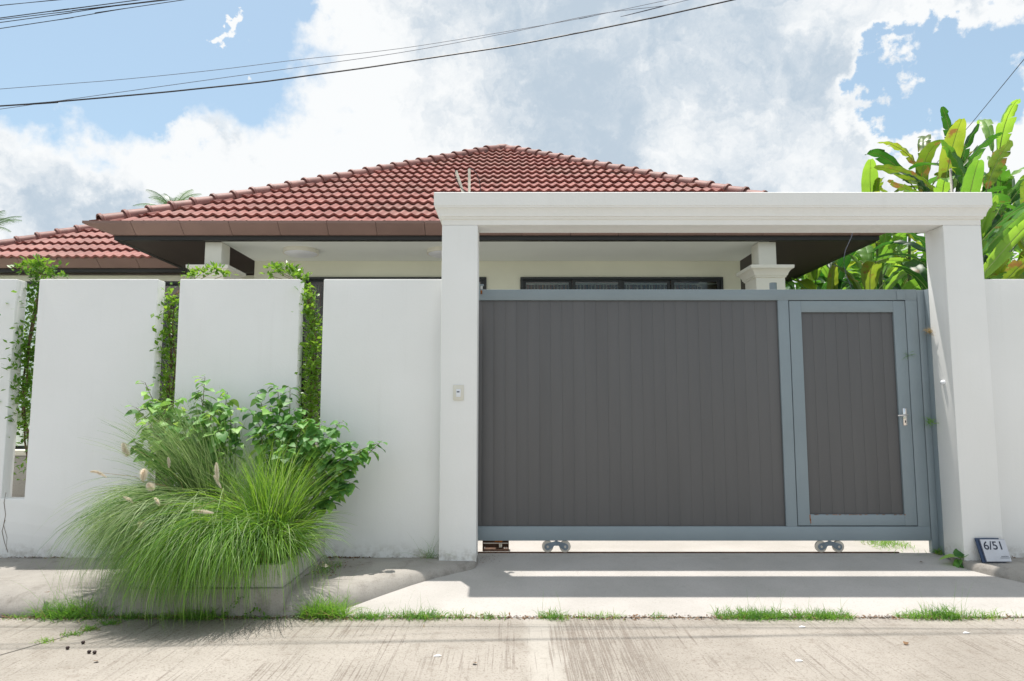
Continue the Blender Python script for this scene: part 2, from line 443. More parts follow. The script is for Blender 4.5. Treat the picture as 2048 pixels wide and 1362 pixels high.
def rotmats(az, pitch, roll):
    """leaf frames: local y = along leaf, z = normal. az about Z, pitch down from horizontal, roll about axis"""
    ca, sa, cp, sp_, cr, sr = np.cos(az), np.sin(az), np.cos(pitch), np.sin(pitch), np.cos(roll), np.sin(roll)
    y = np.stack([-sa * cp, ca * cp, -sp_], 1)
    x0 = np.stack([ca, sa, np.zeros_like(az)], 1)
    z0 = np.cross(x0, y)
    x = x0 * cr[:, None] + z0 * sr[:, None]; z = np.cross(x, y)
    return np.stack([x, y, z], 2)
def scatter(lv, lf, Rm, S, T):
    lv = np.asarray(lv); lf = np.asarray(lf); n = len(T); k = len(lv)
    V = np.einsum('nij,kj->nki', Rm, lv) * np.asarray(S)[:, None, None] + np.asarray(T)[:, None, :]
    Fc = (lf[None] + (np.arange(n) * k)[:, None, None]).reshape(-1, lf.shape[1])
    return V.reshape(-1, 3), Fc
def blades(base, az, L, phi0, bend, w, nseg=9, p=1.3, ylim=None, zmin=None, rnd=None):
    """grass ribbons as arcs; all args arrays of n"""
    n = len(az); t = (np.arange(nseg) + .5) / nseg
    phi = phi0[:, None] - bend[:, None] * t[None] ** p
    st = (L / nseg)[:, None]
    h = np.concatenate([np.zeros((n, 1)), np.cumsum(np.cos(phi) * st, 1)], 1)
    z = np.concatenate([np.zeros((n, 1)), np.cumsum(np.sin(phi) * st, 1)], 1)
    wob = (nr.rand(n) - .5) * .5
    tt = np.linspace(0, 1, nseg + 1)[None]
    a = az[:, None] + wob[:, None] * tt
    P = np.stack([base[:, 0:1] - np.sin(a) * h, base[:, 1:2] + np.cos(a) * h, base[:, 2:3] + z], 2)
    if ylim is not None: P[:, :, 1] = np.minimum(P[:, :, 1], ylim - .01 * nr.rand(n, 1))
    if zmin is not None: P[:, :, 2] = np.maximum(P[:, :, 2], zmin + .01 * nr.rand(n, 1))
    tw = (nr.rand(n) - .5) * 2.4
    side = np.stack([np.cos(az) * np.cos(tw), np.sin(az) * np.cos(tw), np.sin(tw)], 1)[:, None, :]
    wt = (w[:, None] * (1 - tt ** 2.2 * .88) * .5)[:, :, None]
    V = np.stack([P - side * wt, P + side * wt], 2).reshape(-1, 3)
    m = 2 * (nseg + 1)
    q = np.array([[2 * i, 2 * i + 1, 2 * i + 3, 2 * i + 2] for i in range(nseg)])
    Fc = (q[None] + (np.arange(n) * m)[:, None, None]).reshape(-1, 4)
    return V, Fc
def join(parts):
    V = []; Fc = []; k = 0
    for v, f in parts: V.append(v); Fc.append(f + k); k += len(v)
    return np.concatenate(V), np.concatenate(Fc)

# ------------------------------------------------------------------ ground, road, pavement, driveway
ZR = -.17
struct(MB().box(-600, 600, -200, 900, -.6, -.215).build('ground', M['ground']))
struct(MB().box(-30, 30, 4.6, 6.3, -.4, -.180).build('gutter_soil', M['soil']))
ja = gz(0, 1310, ZR); jb = gz(235, 1243, ZR)
jd = (jb - ja); j0 = ja - jd * 3.0; jend = jb + jd * ((5.03 - jb.y) / jd.y)
def jx(y): return ja.x + jd.x * (y - ja.y) / jd.y
# road slabs left and right of the skewed joint
def slab(poly, name):
    return struct(MB().prism(poly, 2, -.45, ZR).build(name, M['road'], bevel=.006))
ysplit = 2.2
slab([(-30, -9), (30, -9), (30, 5.03), (jx(5.03) + .008, 5.03), (jx(ysplit) + .008, ysplit), (-30, ysplit)], 'road')
slab([(-30, ysplit + .012), (jx(ysplit) - .012, ysplit + .012), (jx(5.03) - .008, 5.03), (-30, 5.03)], 'road')
# driveway ramp (from the road up to the gate rail, then level into the yard)
mb = MB(); nx = 30; ys = [5.03, 5.10, 5.3, 5.6, 5.9, 6.2, 6.42, 6.6, 7.2, 8.4, 9.6]
def zdrive(y):
    if y < 6.42: return -.168 + .158 * max(0, (y - 5.03) / 1.39)
    return -.010
vv = []; ff = []
for j, y in enumerate(ys):
    for i in range(nx + 1):
        x = -1.75 + (7.0) * i / nx
        if y > 6.45: x = min(max(x, -.9), 3.72 - (y - 6.6) * .05)
        vv.append((x, y, zdrive(y)))
for j in range(len(ys) - 1):
    for i in range(nx): ff.append((j * (nx + 1) + i, j * (nx + 1) + i + 1, (j + 1) * (nx + 1) + i + 1, (j + 1) * (nx + 1) + i))
mb.add(vv, ff); struct(mb.build('driveway', M['drive'], smooth=True))
struct(MB().box(-40, 40, 6.345, 60, -.2, -.016).build('yard', M['drive']))

def walk(path, name):
    """path: list of (x, y, w) along the foot of the kerb; the top is level z=0 up to the wall"""
    k = len(path); vv = []; ff = []
    prof = [(0, -.26), (0.0, -.15), (.10, -.095), (.30, -.040), (.6, -.012), (1.0, -.001)]
    for i, (x, y, w) in enumerate(path):
        a = path[max(i - 1, 0)]; b = path[min(i + 1, k - 1)]
        d = Vector((b[0] - a[0], b[1] - a[1])).normalized(); n = Vector((-d.y, d.x))
        if n.y < 0: n = -n
        for (q, z) in prof:
            vv.append((x + n.x * w * q, y + n.y * w * q, z + .004 * math.sin(x * 5 + y)))
        vv.append((x + n.x * w, 6.30, 0.0))
    m = len(prof) + 1
    for i in range(k - 1):
        for j in range(m - 1): ff.append((i * m + j, (i + 1) * m + j, (i + 1) * m + j + 1, i * m + j + 1))
    b = MB().add(vv, ff); return struct(b.build(name, M['walk'], smooth=True, sharp=60))
pl = [(-30 + i * 1.0, 5.05, .30) for i in range(27)] + [(-3.2, 5.05, .30), (-2.6, 5.05, .3), (-1.9, 5.05, .3), (-1.55, 5.06, .30), (-1.36, 5.10, .28), (-1.20, 5.20, .22), (-1.0, 5.42, .17),
      (-.80, 5.63, .13), (-.62, 5.79, .11), (-.46, 5.90, .09), (-.36, 5.97, .06), (-.315, 6.03, .02), (-.30, 6.10, .012), (-.297, 6.25, .008)]
walk(pl, 'pavement')
pr = [(3.90, 6.25, .008), (3.90, 6.10, .012), (3.885, 6.03, .02), (3.90, 5.97, .05), (3.97, 5.86, .08), (4.09, 5.74, .10), (4.22, 5.60, .12), (4.38, 5.42, .16), (4.6, 5.2, .22), (4.85, 5.06, .28), (5.3, 5.05, .3)] + [(6 + i, 5.05, .30) for i in range(24)]
walk(pr, 'pavement')

# ------------------------------------------------------------------ boundary walls
edges = [(-13.9, -12.0), (-11.8, -9.9), (-9.7, -8.4), (-8.2, -7.0), (-6.8, -5.85), (-5.65, -4.56), (-4.355, -3.26), (-3.06, -1.953), (-1.735, -.6405)]
poly = [(-14.0, -.25), (-14.0, .51)]
for a_, b_ in edges: poly += [(a_, .51), (a_, 2.5), (b_, 2.5), (b_, .51)]
poly = poly[:-1] + [(-.6405, -.25)]
tag(MB().prism(poly, 1, 6.2, 6.34).build('boundary_wall', M['wall'], bevel=.010), 'white rendered street wall left of the gate with tall panels and narrow slots', 'wall')
crk = MB()
for x0, pts in ((0, [(12, 985), (8, 1005), (11, 1030), (7, 1050), (14, 1075), (12, 1100)]), (0, [(10, 1040), (4, 1062), (9, 1085), (16, 1105)])):
    crk.tube([at(x, y, 6.198) for x, y in pts], [.0025, .0025, .002, .0018, .0015, .001][:len(pts)], 5)
tag(crk.build('dead_creeper', M['wood']), 'thin dead creeper stems on the wall below the leftmost slot', 'creeper')
tag(MB().box(4.272, 14, 6.2, 6.34, -.25, 2.5).build('boundary_wall', M['wall'], bevel=.008), 'plain white rendered street wall right of the gateway', 'wall')

# ------------------------------------------------------------------ gateway portal
po = thing('gate_portal', 'white concrete gateway frame with moulded cornice over the driveway', 'gateway', (1.8, 6.2, 0))
XL0, XL1, XR0, XR1, YF, YB = -.637, -.311, 3.925, 4.272, 6.08, 6.36
MB().box(XL0, XL1, YF, YB, -.2, 2.975).build('pillar', M['wall'], po, bevel=.008)
MB().box(XR0, XR1, YF, YB, -.2, 2.975).build('pillar', M['wall'], po, bevel=.008)
MB().box(XL0, XR1, YF, YB, 2.9752, 3.16).build('lintel', M['wall'], po, bevel=.004)
prof = [(3.028, .0015), (3.030, .014), (3.046, .018), (3.050, .030), (3.066, .032), (3.080, .036), (3.100, .044), (3.118, .054), (3.122, .062), (3.134, .062), (3.138, .068), (3.256, .070), (3.262, .064)]
vv = []; ff = []
for (z, o) in prof: vv += [(XL0 - o, YF - o, z), (XR1 + o, YF - o, z), (XR1 + o, YB + o, z), (XL0 - o, YB + o, z)]
for i in range(len(prof) - 1):
    for j in range(4): ff.append((i * 4 + j, i * 4 + (j + 1) % 4, i * 4 + 4 + (j + 1) % 4, i * 4 + 4 + j))
ff.append((0, 3, 2, 1)); k = 4 * (len(prof) - 1); ff.append((k, k + 1, k + 2, k + 3))
MB().add(vv, ff).build('cornice', M['wall'], po, bevel=0)

# conduits on top
def conduit(name, pts, r, label, cat='pipe', m='pvc', group=None, ext=None):
    t = thing(name, label, cat, pts[0], group)
    MB().tube(pts, r, 10).build('pipe', M[m], t, smooth=True)
    if ext: MB().tube(ext, .004, 6).build('cable', M['black'], t, smooth=True)
    return t
Yc = 6.2
conduit('conduit_pipe', [at(927, 388, Yc), at(920, 366, Yc), at(912, 342, Yc)], .013, 'left stub of pale conduit leaning on the gateway top, black cable down it', ext=[at(911, 340, Yc - .02), at(909, 350, Yc - .03), at(914, 362, Yc - .03), at(920, 374, Yc - .03), at(929, 382, Yc - .03), at(938, 388, Yc - .02)])
conduit('conduit_pipe', [at(938.5, 388, Yc), at(938.5, 338, Yc)], .012, 'upright pale conduit stub beside the leaning one with a cable looping right', ext=[at(938.5, 336, Yc), at(945, 338, Yc), at(953, 346, Yc), at(959, 362, Yc), at(962, 388, Yc)])
conduit('conduit_pipe', [at(1904, 388, Yc), at(1901, 338, Yc)], .011, 'thin pale conduit standing on the right end of the gateway top', ext=[at(1901, 336, Yc), at(1903, 345, Yc - .02), at(1906, 365, Yc - .02), at(1906, 388, Yc - .02)])
# hanging wire seen through the opening
tag(MB().tube([at(x, y, 6.9) for x, y in ((1706, 462), (1703, 474), (1697, 487), (1691, 500), (1688, 515), (1688, 532), (1693, 552), (1700, 568), (1706, 590))], .0035, 6).build('loose_cable', M['cable2'], smooth=True),
    'thin loose cable hanging down behind the lintel near the dark eaves', 'cable')

# ------------------------------------------------------------------ sliding gate
g = thing('sliding_gate', 'blue-grey steel sliding gate filled with charcoal boards, small door in its right end', 'gate', (1.7, 6.45, 0))
GY = 6.42
def gb(name, x0, x1, z0, z1, y0=GY, y1=GY + .05, par=g, m='gate', bev=.003):
    return MB().box(x0, x1, y0, y1, z0, z1).build(name, M[m], par, bevel=bev)
gb('top_rail', -.60, 3.850, 2.338, 2.441)
gb('bottom_rail', -.60, 3.850, .104, .232)
gb('frame_post', 2.526, 2.628, .2322, 2.3378)
gb('frame_post', 3.739, 3.850, .2322, 2.3378)
gb('frame_post', -.60, -.50, .2322, 2.3378)
gb('corner_plate', 3.66, 3.74, 2.341, 2.437, GY - .004, GY - .0005)
x = -.50; pitch = 0.1081
while x < 2.52:
    x1 = min(x + pitch, 2.526)
    gb('board', x + .0003, x1 - .0003, .2322, 2.3378, GY + .020 + rng.uniform(0, .0006), GY + .034, g, 'board', .0008)
    x += pitch
MB().box(-.5, 2.526, GY + .0345, GY + .037, .232, 2.338).build('backing_sheet', M['board'], g)
door = thing('x', '', '', (0, 0, 0)); bpy.data.objects.remove(door)
dz0, dz1, dx0, dx1 = .240, 2.331, 2.635, 3.733
door = MB()
door.box(dx0, dx0 + .112, GY + .001, GY + .046, dz0, dz1)
door.box(dx1 - .112, dx1, GY + .001, GY + .046, dz0, dz1)
door.box(dx0 + .1122, dx1 - .1122, GY + .001, GY + .046, dz0, dz0 + .100)
door.box(dx0 + .1122, dx1 - .1122, GY + .001, GY + .046, dz1 - .108, dz1)
dr = door.build('wicket_door', M['gate'], g, bevel=.003)
x = dx0 + .112; n = 8; wd = (dx1 - dx0 - .224) / n
for i in range(n):
    MB().box(x + i * wd + .0005, x + (i + 1) * wd - .0005, GY + .021, GY + .034, dz0 + .1002, dz1 - .1082).build('board', M['board'], dr, bevel=.0008)
MB().box(dx0 + .1, dx1 - .1, GY + .0345, GY + .037, dz0 + .09, dz1 - .1).build('backing_sheet', M['board'], dr)
# dark sheet added behind the door gap, its colour stands in for shade
MB().box(dx0 - .02, dx1 + .02, GY + .048, GY + .06, .22, 2.345).build('door_gap_shade', M['fascia'], g)
# rust bleeding at the door's lower edge
rb = MB()
for i in range(26):
    xx = rng.uniform(dx0 + .10, dx1 - .11); hh = rng.uniform(.002, .006)
    rb.box(xx, xx + rng.uniform(.006, .03), GY + .0002, GY + .0009, dz0 + .100 - hh, dz0 + .100)
rb.box(dx0 + .108, dx0 + .116, GY + .0002, GY + .0009, dz0 + .045, dz0 + .1); rb.box(dx0 + .114, dx0 + .120, GY + .0002, GY + .0009, dz0 + .02, dz0 + .062)
rb.build('rust_stain', M['rust'], dr)
# lever handle
hx = 3.672
hp = MB().box(hx - .019, hx + .019, GY - .007, GY + .001, 1.155, 1.315).build('handle_plate', M['chrome'], dr, bevel=.004)
MB().tube([(hx, GY - .006, 1.252), (hx, GY - .045, 1.252), (hx - .02, GY - .052, 1.252), (hx - .095, GY - .052, 1.247)], [.010, .010, .010, .008], 10).build('lever_handle', M['chrome'], dr, smooth=True)
MB().box(hx - .004, hx + .004, GY - .0085, GY - .007, 1.180, 1.202).build('keyhole', M['black'], dr)
# roller trucks
def wheel_mb(cx, cz, r, y0, y1):
    b = MB(); n = 24; k = 0
    prof2 = [(r, y0), (r, y0 + .006), (r * .86, (y0 + y1) / 2), (r, y1 - .006), (r, y1)]
    vv = []; ff = []
    for (rr, y) in prof2:
        for j in range(n):
            a = 2 * math.pi * j / n; vv.append((cx + rr * math.cos(a), y, cz + rr * math.sin(a)))
    for i in range(len(prof2) - 1):
        for j in range(n): ff.append((i * n + j, i * n + (j + 1) % n, (i + 1) * n + (j + 1) % n, (i + 1) * n + j))
    ff.append(tuple(range(n))); ff.append(tuple(reversed(range((len(prof2) - 1) * n, len(prof2) * n))))
    return b.add(vv, ff)
for cx in (.408, 2.922):
    pts = []
    for a in range(200, 20, -20): pass
    def arc(ccx, ccz, r, a0, a1, n=9): return [(ccx + r * math.cos(R(a0 + (a1 - a0) * i / n)), ccz + r * math.sin(R(a0 + (a1 - a0) * i / n))) for i in range(n + 1)]
    cz = .052
    poly = arc(cx - .080, cz - .004, .030, 110, 290) + [(cx - .035, cz - .012), (cx - .02, cz + .006), (cx + .02, cz + .006), (cx + .035, cz - .012)] + arc(cx + .080, cz - .004, .030, -110, 70) + [(cx + .022, cz + .044), (cx + .006, cz + .050), (cx - .006, cz + .050), (cx - .022, cz + .044)]
    br = MB().prism(poly, 1, GY + .004, GY + .010).build('roller_bracket', M['bracket'], g)
    MB().tube([(cx, GY + .02, cz + .045), (cx, GY + .02, .106)], .012, 8).build('bolt', M['steel'], br)
    for s in (-1, 1):
        wheel_mb(cx + s * .080, cz - .002, .052, GY + .012, GY + .034).build('wheel', M['wheel'], br, smooth=True)
        MB().tube([(cx + s * .080, GY - .002, cz - .002), (cx + s * .080, GY + .012, cz - .002)], .011, 8).build('axle_bolt', M['steel'], br)
# fixed receiving post
fp = thing('gate_post', 'blue-grey steel receiving post between the sliding gate and the right pillar', 'gate post', (3.9, 6.45, 0))
MB().box(3.858, 3.924, GY + .004, GY + .055, -.03, 2.437).box(3.9242, 3.99, 6.362, GY + .055, -.03, 2.437).build('post', M['gate'], fp, bevel=.003)
# rail
tag(MB().box(-.6, 3.56, GY + .012, GY + .034, -.012, .0005).build('gate_rail', M['rail'], bevel=.002), 'rusty steel track in the ground under the sliding gate', 'rail')
# opener housing at the left
bx = thing('roller_housing', 'open rusty metal box on the ground behind the left pillar under the gate', 'gate hardware', (-.15, 6.6, 0))
b0 = MB(); Y0 = 6.52
b0.box(-.275, -.03, Y0 + .10, Y0 + .104, -.008, .115).box(-.275, -.271, Y0, Y0 + .0998, -.008, .115).box(-.034, -.030, Y0, Y0 + .0998, -.008, .115).box(-.2708, -.0342, Y0, Y0 + .0998, -.008, .008)
b0.build('casing', M['rail'], bx, bevel=.001)
MB().box(-.268, -.036, Y0 + .004, Y0 + .016, .058, .064).build('bar', M['steel'], bx)
MB().box(-.16, -.09, Y0 + .02, Y0 + .09, .066, .11).build('motor_block', M['rust'], bx, bevel=.006)
for xx in (-.115, -.10): MB().tube([(xx, Y0 + .03, .02), (xx, Y0 + .03, .062)], .007, 8).build('brass_pin', M['plastic'], bx)
for xx in (-.255, -.07, -.05): MB().tube([(xx, Y0 + .002, .02), (xx, Y0 + .012, .02)], .008, 8).build('bolt', M['steel'], bx)
# top guide bracket near left pillar
gd = thing('gate_guide', 'small steel guide roller on the left pillar above the gate top', 'gate hardware', (-.29, 6.43, 2.45))
MB().box(-.315, -.268, 6.38, 6.405, 2.47, 2.485).box(-.314, -.306, 6.362, 6.38, 2.38, 2.50).build('bracket', M['gate'], gd, bevel=.001)
MB().tube([(-.29, 6.395, 2.44), (-.29, 6.395, 2.469)], .013, 10).build('roller', M['steel'], gd, smooth=True)
MB().tube([(-.29, 6.385, 2.39), (-.29, 6.385, 2.425)], .009, 8).build('rusty_nut', M['rust'], gd)

# doorbell on the left pillar
db = thing('doorbell', 'small ivory plastic doorbell switch on the left gateway pillar', 'doorbell', (-.474, 6.075, 1.44))
pc = at(917, 785, 6.075)
MB().box(pc.x - .047, pc.x + .047, 6.066, 6.0798, pc.z - .068, pc.z + .068).build('plate', M['plastic'], db, bevel=.004)
MB().box(pc.x - .02, pc.x + .02, 6.060, 6.0658, pc.z - .04, pc.z + .03).build('button', M['lens'], db, bevel=.003)
MB().box(pc.x - .014, pc.x + .010, 6.0585, 6.0598, pc.z + .0, pc.z + .012).build('label_strip', M['cable2'], db)
# round sensor on inner face of right pillar
s0 = at(1885, 765, 6.21)
b = MB(); b.tube([(3.9248, 6.21, s0.z), (3.915, 6.21, s0.z), (3.903, 6.21, s0.z), (3.897, 6.21, s0.z)], [.022, .022, .017, .008], 14)
tag(b.build('round_sensor', M['lens'], smooth=True), 'small round white sensor on the inner side of the right pillar', 'sensor')

# ------------------------------------------------------------------ house number sign
sg = thing('number_sign', 'navy and white house number plate reading 6/51 leaning on the right pillar', 'sign', (4.1, 6.0, 0))
lean = math.atan2(.085, .20)
def plate(x0, x1, ybot, h, th, zb, name, m, par=sg):
    b = MB(); up = Vector((0, math.sin(lean), math.cos(lean))); nn = Vector((0, -math.cos(lean), math.sin(lean)))
    o = Vector((0, ybot, zb)); vv = []
    for s in (0, th):
        for hh in (0, h):
            for x in (x0, x1): vv.append(o + up * hh + nn * s + Vector((x, 0, 0)))
    b.add(vv, [(0, 1, 3, 2), (4, 6, 7, 5), (0, 4, 5, 1), (2, 3, 7, 6), (0, 2, 6, 4), (1, 5, 7, 3)])
    return b.build(name, M[m], par, bevel=.0015), o, up, nn
plate(4.010, 4.215, 5.985, .205, .012, .003, 'back_plate', 'signblue')
fpz, o, up, nn = plate(4.040, 4.252, 5.966, .185, .004, .016, 'front_plate', 'signwhite')
ov, oo, _, _ = plate(4.034, 4.256, 5.970, .190, .003, .012, 'front_backing', 'cable2')
rotm = Matrix((Vector((1, 0, 0)), up, nn)).transposed()
def text_mesh(txt, size, x, hh, name, m, par, bold=.0):
    cu = bpy.data.curves.new(name, 'FONT'); cu.body = txt; cu.size = size; cu.extrude = .0006; cu.offset = bold
    ob = bpy.data.objects.new('tmp_text', cu); COL.objects.link(ob)
    dg = bpy.context.evaluated_depsgraph_get(); me = bpy.data.meshes.new_from_object(ob.evaluated_get(dg))
    bpy.data.objects.remove(ob); me.name = name
    off = ROOT[par.name]
    for v in me.vertices:
        p = o + nn * (.0052) + Vector((x, 0, 0)) + up * hh + rotm @ v.co; v.co = p - off
    me.materials.clear(); me.materials.append(M[m]); return link(name, me, par)
text_mesh('6/51', .098, 4.050, .100, 'house_number', 'ink', fpz, .0010)
b = MB()
for hh, x0, x1 in ((.040, 4.175, 4.240), (.027, 4.165, 4.240)):
    x = x0
    while x < x1 - .004:
        l = rng.uniform(.004, .012); l = min(l, x1 - x)
        vv = [o + nn * s + up * (hh + q) + Vector((xx, 0, 0)) for s in (.0046, .0054) for q in (0, .0045) for xx in (x, x + l)]
        b.add(vv, [(0, 1, 3, 2), (4, 6, 7, 5), (0, 4, 5, 1), (2, 3, 7, 6), (0, 2, 6, 4), (1, 5, 7, 3)]); x += l + .0025
b.build('small_print', M['ink'], fpz)

# ------------------------------------------------------------------ house
hs = thing('house', 'single-storey house with red tiled hip roof, brown gutters and deep porch behind the gate', 'house', (-.2, 12, 0))
TH = math.atan2(3.28, 5.59); CT, ST = math.cos(TH), math.sin(TH)
XC, HW, YE, ZE = -.21, 5.50, 9.09, 3.795
AP = Vector((XC, YE + HW, ZE + HW * .5868))
# roof deck
b = MB()
zc = ZE - .03
cr = [(XC - HW + .05, YE + .04, zc), (XC + HW - .05, YE + .04, zc), (XC + HW - .05, YE + 2 * HW, zc), (XC - HW + .05, YE + 2 * HW, zc)]
b.add(cr + [(AP.x, AP.y, AP.z - .05)], [(0, 1, 4), (1, 2, 4), (2, 3, 4), (3, 0, 4), (0, 3, 2, 1)])
roof = b.build('roof', M['ridge'], hs)

TW, TS, TL = .310, .395, .44
NW = 16
def wav(u): 
    p = (u / .155) % 1.0
    return .033 * (.5 + .5 * math.cos(2 * math.pi * p)) ** 1.3 - .010
def tile_mesh(u0, s0, hw_fn=None, w=TW):
    """verts in (u,s,n) coordinates relative to (u0,s0)"""
    v = []; f = []
    us = [w * i / NW for i in range(NW + 1)]
    for s, n in ((0.0, .056), (TL, .004)):
        for u in us:
            uu = u
            if hw_fn:
                lo, hi = hw_fn(s0 + s); uu = min(max(u0 + u, lo), hi) - u0
            v.append((uu, s, n + wav(u)))
    k = NW + 1
    for u in us:
        uu = u
        if hw_fn:
            lo, hi = hw_fn(s0); uu = min(max(u0 + u, lo), hi) - u0
        v.append((uu, 0.0, .056 + wav(u)))
    for u in us:
        uu = u
        if hw_fn:
            lo, hi = hw_fn(s0); uu = min(max(u0 + u, lo), hi) - u0
        v.append((uu, .004, .056 - .034 + wav(u)))
    for i in range(NW):
        f.append((i, i + 1, k + i + 1, k + i)); f.append((3 * k + i, 3 * k + i + 1, 2 * k + i + 1, 2 * k + i))
    return v, f
def mk_mesh(v, f, m):
    me = bpy.data.meshes.new('roof_tile'); me.from_pydata(v, [], f)
    me.polygons.foreach_set('use_smooth', [True] * len(f)); me.materials.append(m); me.update(); return me
full = mk_mesh(*tile_mesh(0, 0), M['tile'])
def pix(p):
    Yc_ = p.y * CP + (p.z - HCAM) * SP; Zc_ = -p.y * SP + (p.z - HCAM) * CP
    return 1024 + F * p.x / Yc_, 681 - F * Zc_ / Yc_, Yc_
def tile_face(origin, th, hwfn, L, umin, umax, parent, budget, vis):
    ct, st = math.cos(th), math.sin(th)
    cand = []
    ncs = int(L / TS) + 1
    for r in range(ncs):
        s0 = r * TS - .02
        if s0 > L: break
        u = umin
        while u < umax:
            lo, hi = hwfn(s0); lo2, hi2 = hwfn(s0 + TL)
            if u + TW > lo + .01 and u < hi - .01:
                clip = u < lo2 or u + TW > hi2
                c = Vector((origin.x + u + TW / 2, origin.y + (s0 + .15) * ct, origin.z + (s0 + .15) * st))
                cand.append((pix(c), u, s0, clip, c))
            u += TW
    cand.sort(key=lambda q: (not vis(q[0]), q[0][2]))
    rv = []; rf = []
    for i, (px_, u, s0, clip, c) in enumerate(cand):
        o3 = Vector((origin.x + u, origin.y + s0 * ct, origin.z + s0 * st))
        jit = rng.uniform(-.0015, .0015)
        if i < budget and vis(px_):
            if clip: me = mk_mesh(*tile_mesh(u, s0, hwfn), M['tile'])
            else: me = full
            t = link('roof_tile', me, parent); t.location = o3 - ROOT[parent.name] + Vector((rng.uniform(-.003, .003), rng.uniform(-.003, .003), jit)); t.rotation_euler = (th, 0, rng.uniform(-.004, .004))
        else:
            v, f = tile_mesh(u, s0, hwfn); k = len(rv)
            for (a, bb, n) in v: rv.append((o3.x + a, o3.y + bb * ct - n * st, o3.z + bb * st + n * ct))
            rf += [tuple(q + k for q in w_) for w_ in f]
    if rv:
        t = bigmesh('far_roof_tiles', np.array(rv), np.array(rf), M['tile'], parent, True); t['kind'] = 'stuff'
L1 = HW / CT
def hw_main(s): 
    h = max(HW * (1 - s / L1), 0); return (-h, h)
tile_face(Vector((XC, YE, ZE)), TH, hw_main, L1, -HW - .05, HW + .1, roof, 235, lambda p: not (p[0] > 860 and p[1] > 386) and 0 < p[0] < 2048)
# side faces as plain tile ribs are out of view; hip tiles
def hip_tiles(p0, p1, parent, step=.325, r=.112):
    d = p1 - p0; L = d.length; d.normalize(); n = int(L / step)
    up = Vector((0, 0, 1)); side = d.cross(up).normalized(); nn = side.cross(d).normalized()
    seg = 10; me = None
    v = []; f = []
    rings = [(0, r * 1.12, 0.0), (.035, r * 1.14, 0.0), (.05, r * 1.0, 0), (step + .03, r * .88, -.012)]
    for (s, rr, o_) in rings:
        for j in range(seg + 1):
            a = math.pi * (-.08 + 1.16 * j / seg); v.append((rr * math.cos(a), s, rr * math.sin(a) * .95 + o_))
    k = seg + 1
    for i in range(len(rings) - 1):
        for j in range(seg): f.append((i * k + j, (i + 1) * k + j, (i + 1) * k + j + 1, i * k + j + 1))
    # closed thick lower lip
    b0 = len(v)
    for j in range(seg + 1):
        a = math.pi * (-.08 + 1.16 * j / seg); v.append((r * .9 * math.cos(a), .002, r * .9 * math.sin(a) * .95))
    for j in range(seg): f.append((j, j + 1, b0 + j + 1, b0 + j))
    me = bpy.data.meshes.new('hip_tile'); me.from_pydata(v, [], f); me.polygons.foreach_set('use_smooth', [True] * len(f)); me.materials.append(M['ridge']); me.set_sharp_from_angle(angle=R(35))
    rot = Matrix((side, d, nn)).transposed().to_euler()
    for i in range(n):
        t = link('hip_tile', me, parent); t.location = p0 + d * (i * step) + nn * (.022 + rng.uniform(-.004, .004)) - ROOT[parent.name]
        t.rotation_euler = rot; t.rotation_euler.z += rng.uniform(-.012, .012)
    # mortar bedding under the tiles
    b = MB(); a_ = p0 + nn * .01; c_ = p1 + nn * .01
    b.add([a_ - side * .10 - nn * .05, a_ + side * .10 - nn * .05, a_ + nn * .06, c_ - side * .10 - nn * .05, c_ + side * .10 - nn * .05, c_ + nn * .06], [(0, 1, 2), (3, 5, 4), (0, 3, 4, 1), (1, 4, 5, 2), (2, 5, 3, 0)])
    b.build('mortar_bed', M['soffit'], parent)
cl = Vector((XC - HW, YE, ZE)); crn = Vector((XC + HW, YE, ZE))
hip_tiles(cl + (AP - cl) * .012, AP, roof); hip_tiles(crn + (AP - crn) * .012, AP, roof)
b = MB(); 
b.tube([AP + Vector((-.17, .02, -.03)), AP + Vector((-.05, .0, .0)), AP + Vector((.05, .0, .0)), AP + Vector((.17, .02, -.03))], [.108, .115, .115, .108], 14); b.build('apex_cap', M['ridge'], roof, smooth=True)

# gutters: slanted face, one section after another
def gutter_front(x0, x1, xin0, xin1, y0, zt, parent, step=.66, inset=.14, drop=.16):
    n = int((x1 - x0) / step) + 1
    for i in range(n):
        a = x0 + i * step; bb = min(a + step - .006, x1)
        if bb - a < .03: continue
        la = xin0 if i == 0 else a; lb = xin1 if i == n - 1 or bb == x1 else bb
        la = max(la, a); lb = min(lb, bb) if lb > la else bb
        y1 = y0 + inset; zb = zt - drop
        v = [(a, y0, zt), (bb, y0, zt), (bb, y0 + .002, zt - .035), (a, y0 + .002, zt - .035), (max(la, a), y1, zb), (lb, y1, zb), (a, y0 + .10, zt), (bb, y0 + .10, zt), (max(la, a), y1 + .08, zb), (lb, y1 + .08, zb)]
        f = [(0, 1, 2, 3), (3, 2, 5, 4), (0, 6, 7, 1), (4, 5, 9, 8), (0, 3, 4, 8, 6), (1, 7, 9, 5, 2), (6, 8, 9, 7)]
        MB().add(v, f).build('gutter_section', M['gutter'], parent)
GT = 3.838
gutter_front(-5.80, 5.38, -5.47, 5.05, 9.0, GT, hs)
def gutter_side(xo, xi, ya, yb, zt, parent):
    v = [(xo, ya, zt), (xo, yb, zt), (xi, yb, zt - .155), (xi, ya + .2, zt - .155), (xi - (xi - xo) * .3, ya + .1, zt), (xi - (xi - xo) * .3, yb, zt)]
    MB().add(v, [(0, 1, 2, 3), (0, 4, 5, 1), (4, 3, 2, 5), (0, 3, 4), (1, 5, 2)]).build('gutter_section', M['gutter'], parent)
gutter_side(-5.80, -5.47, 9.0, 20, GT, hs); gutter_side(5.38, 5.05, 9.0, 20, GT, hs)
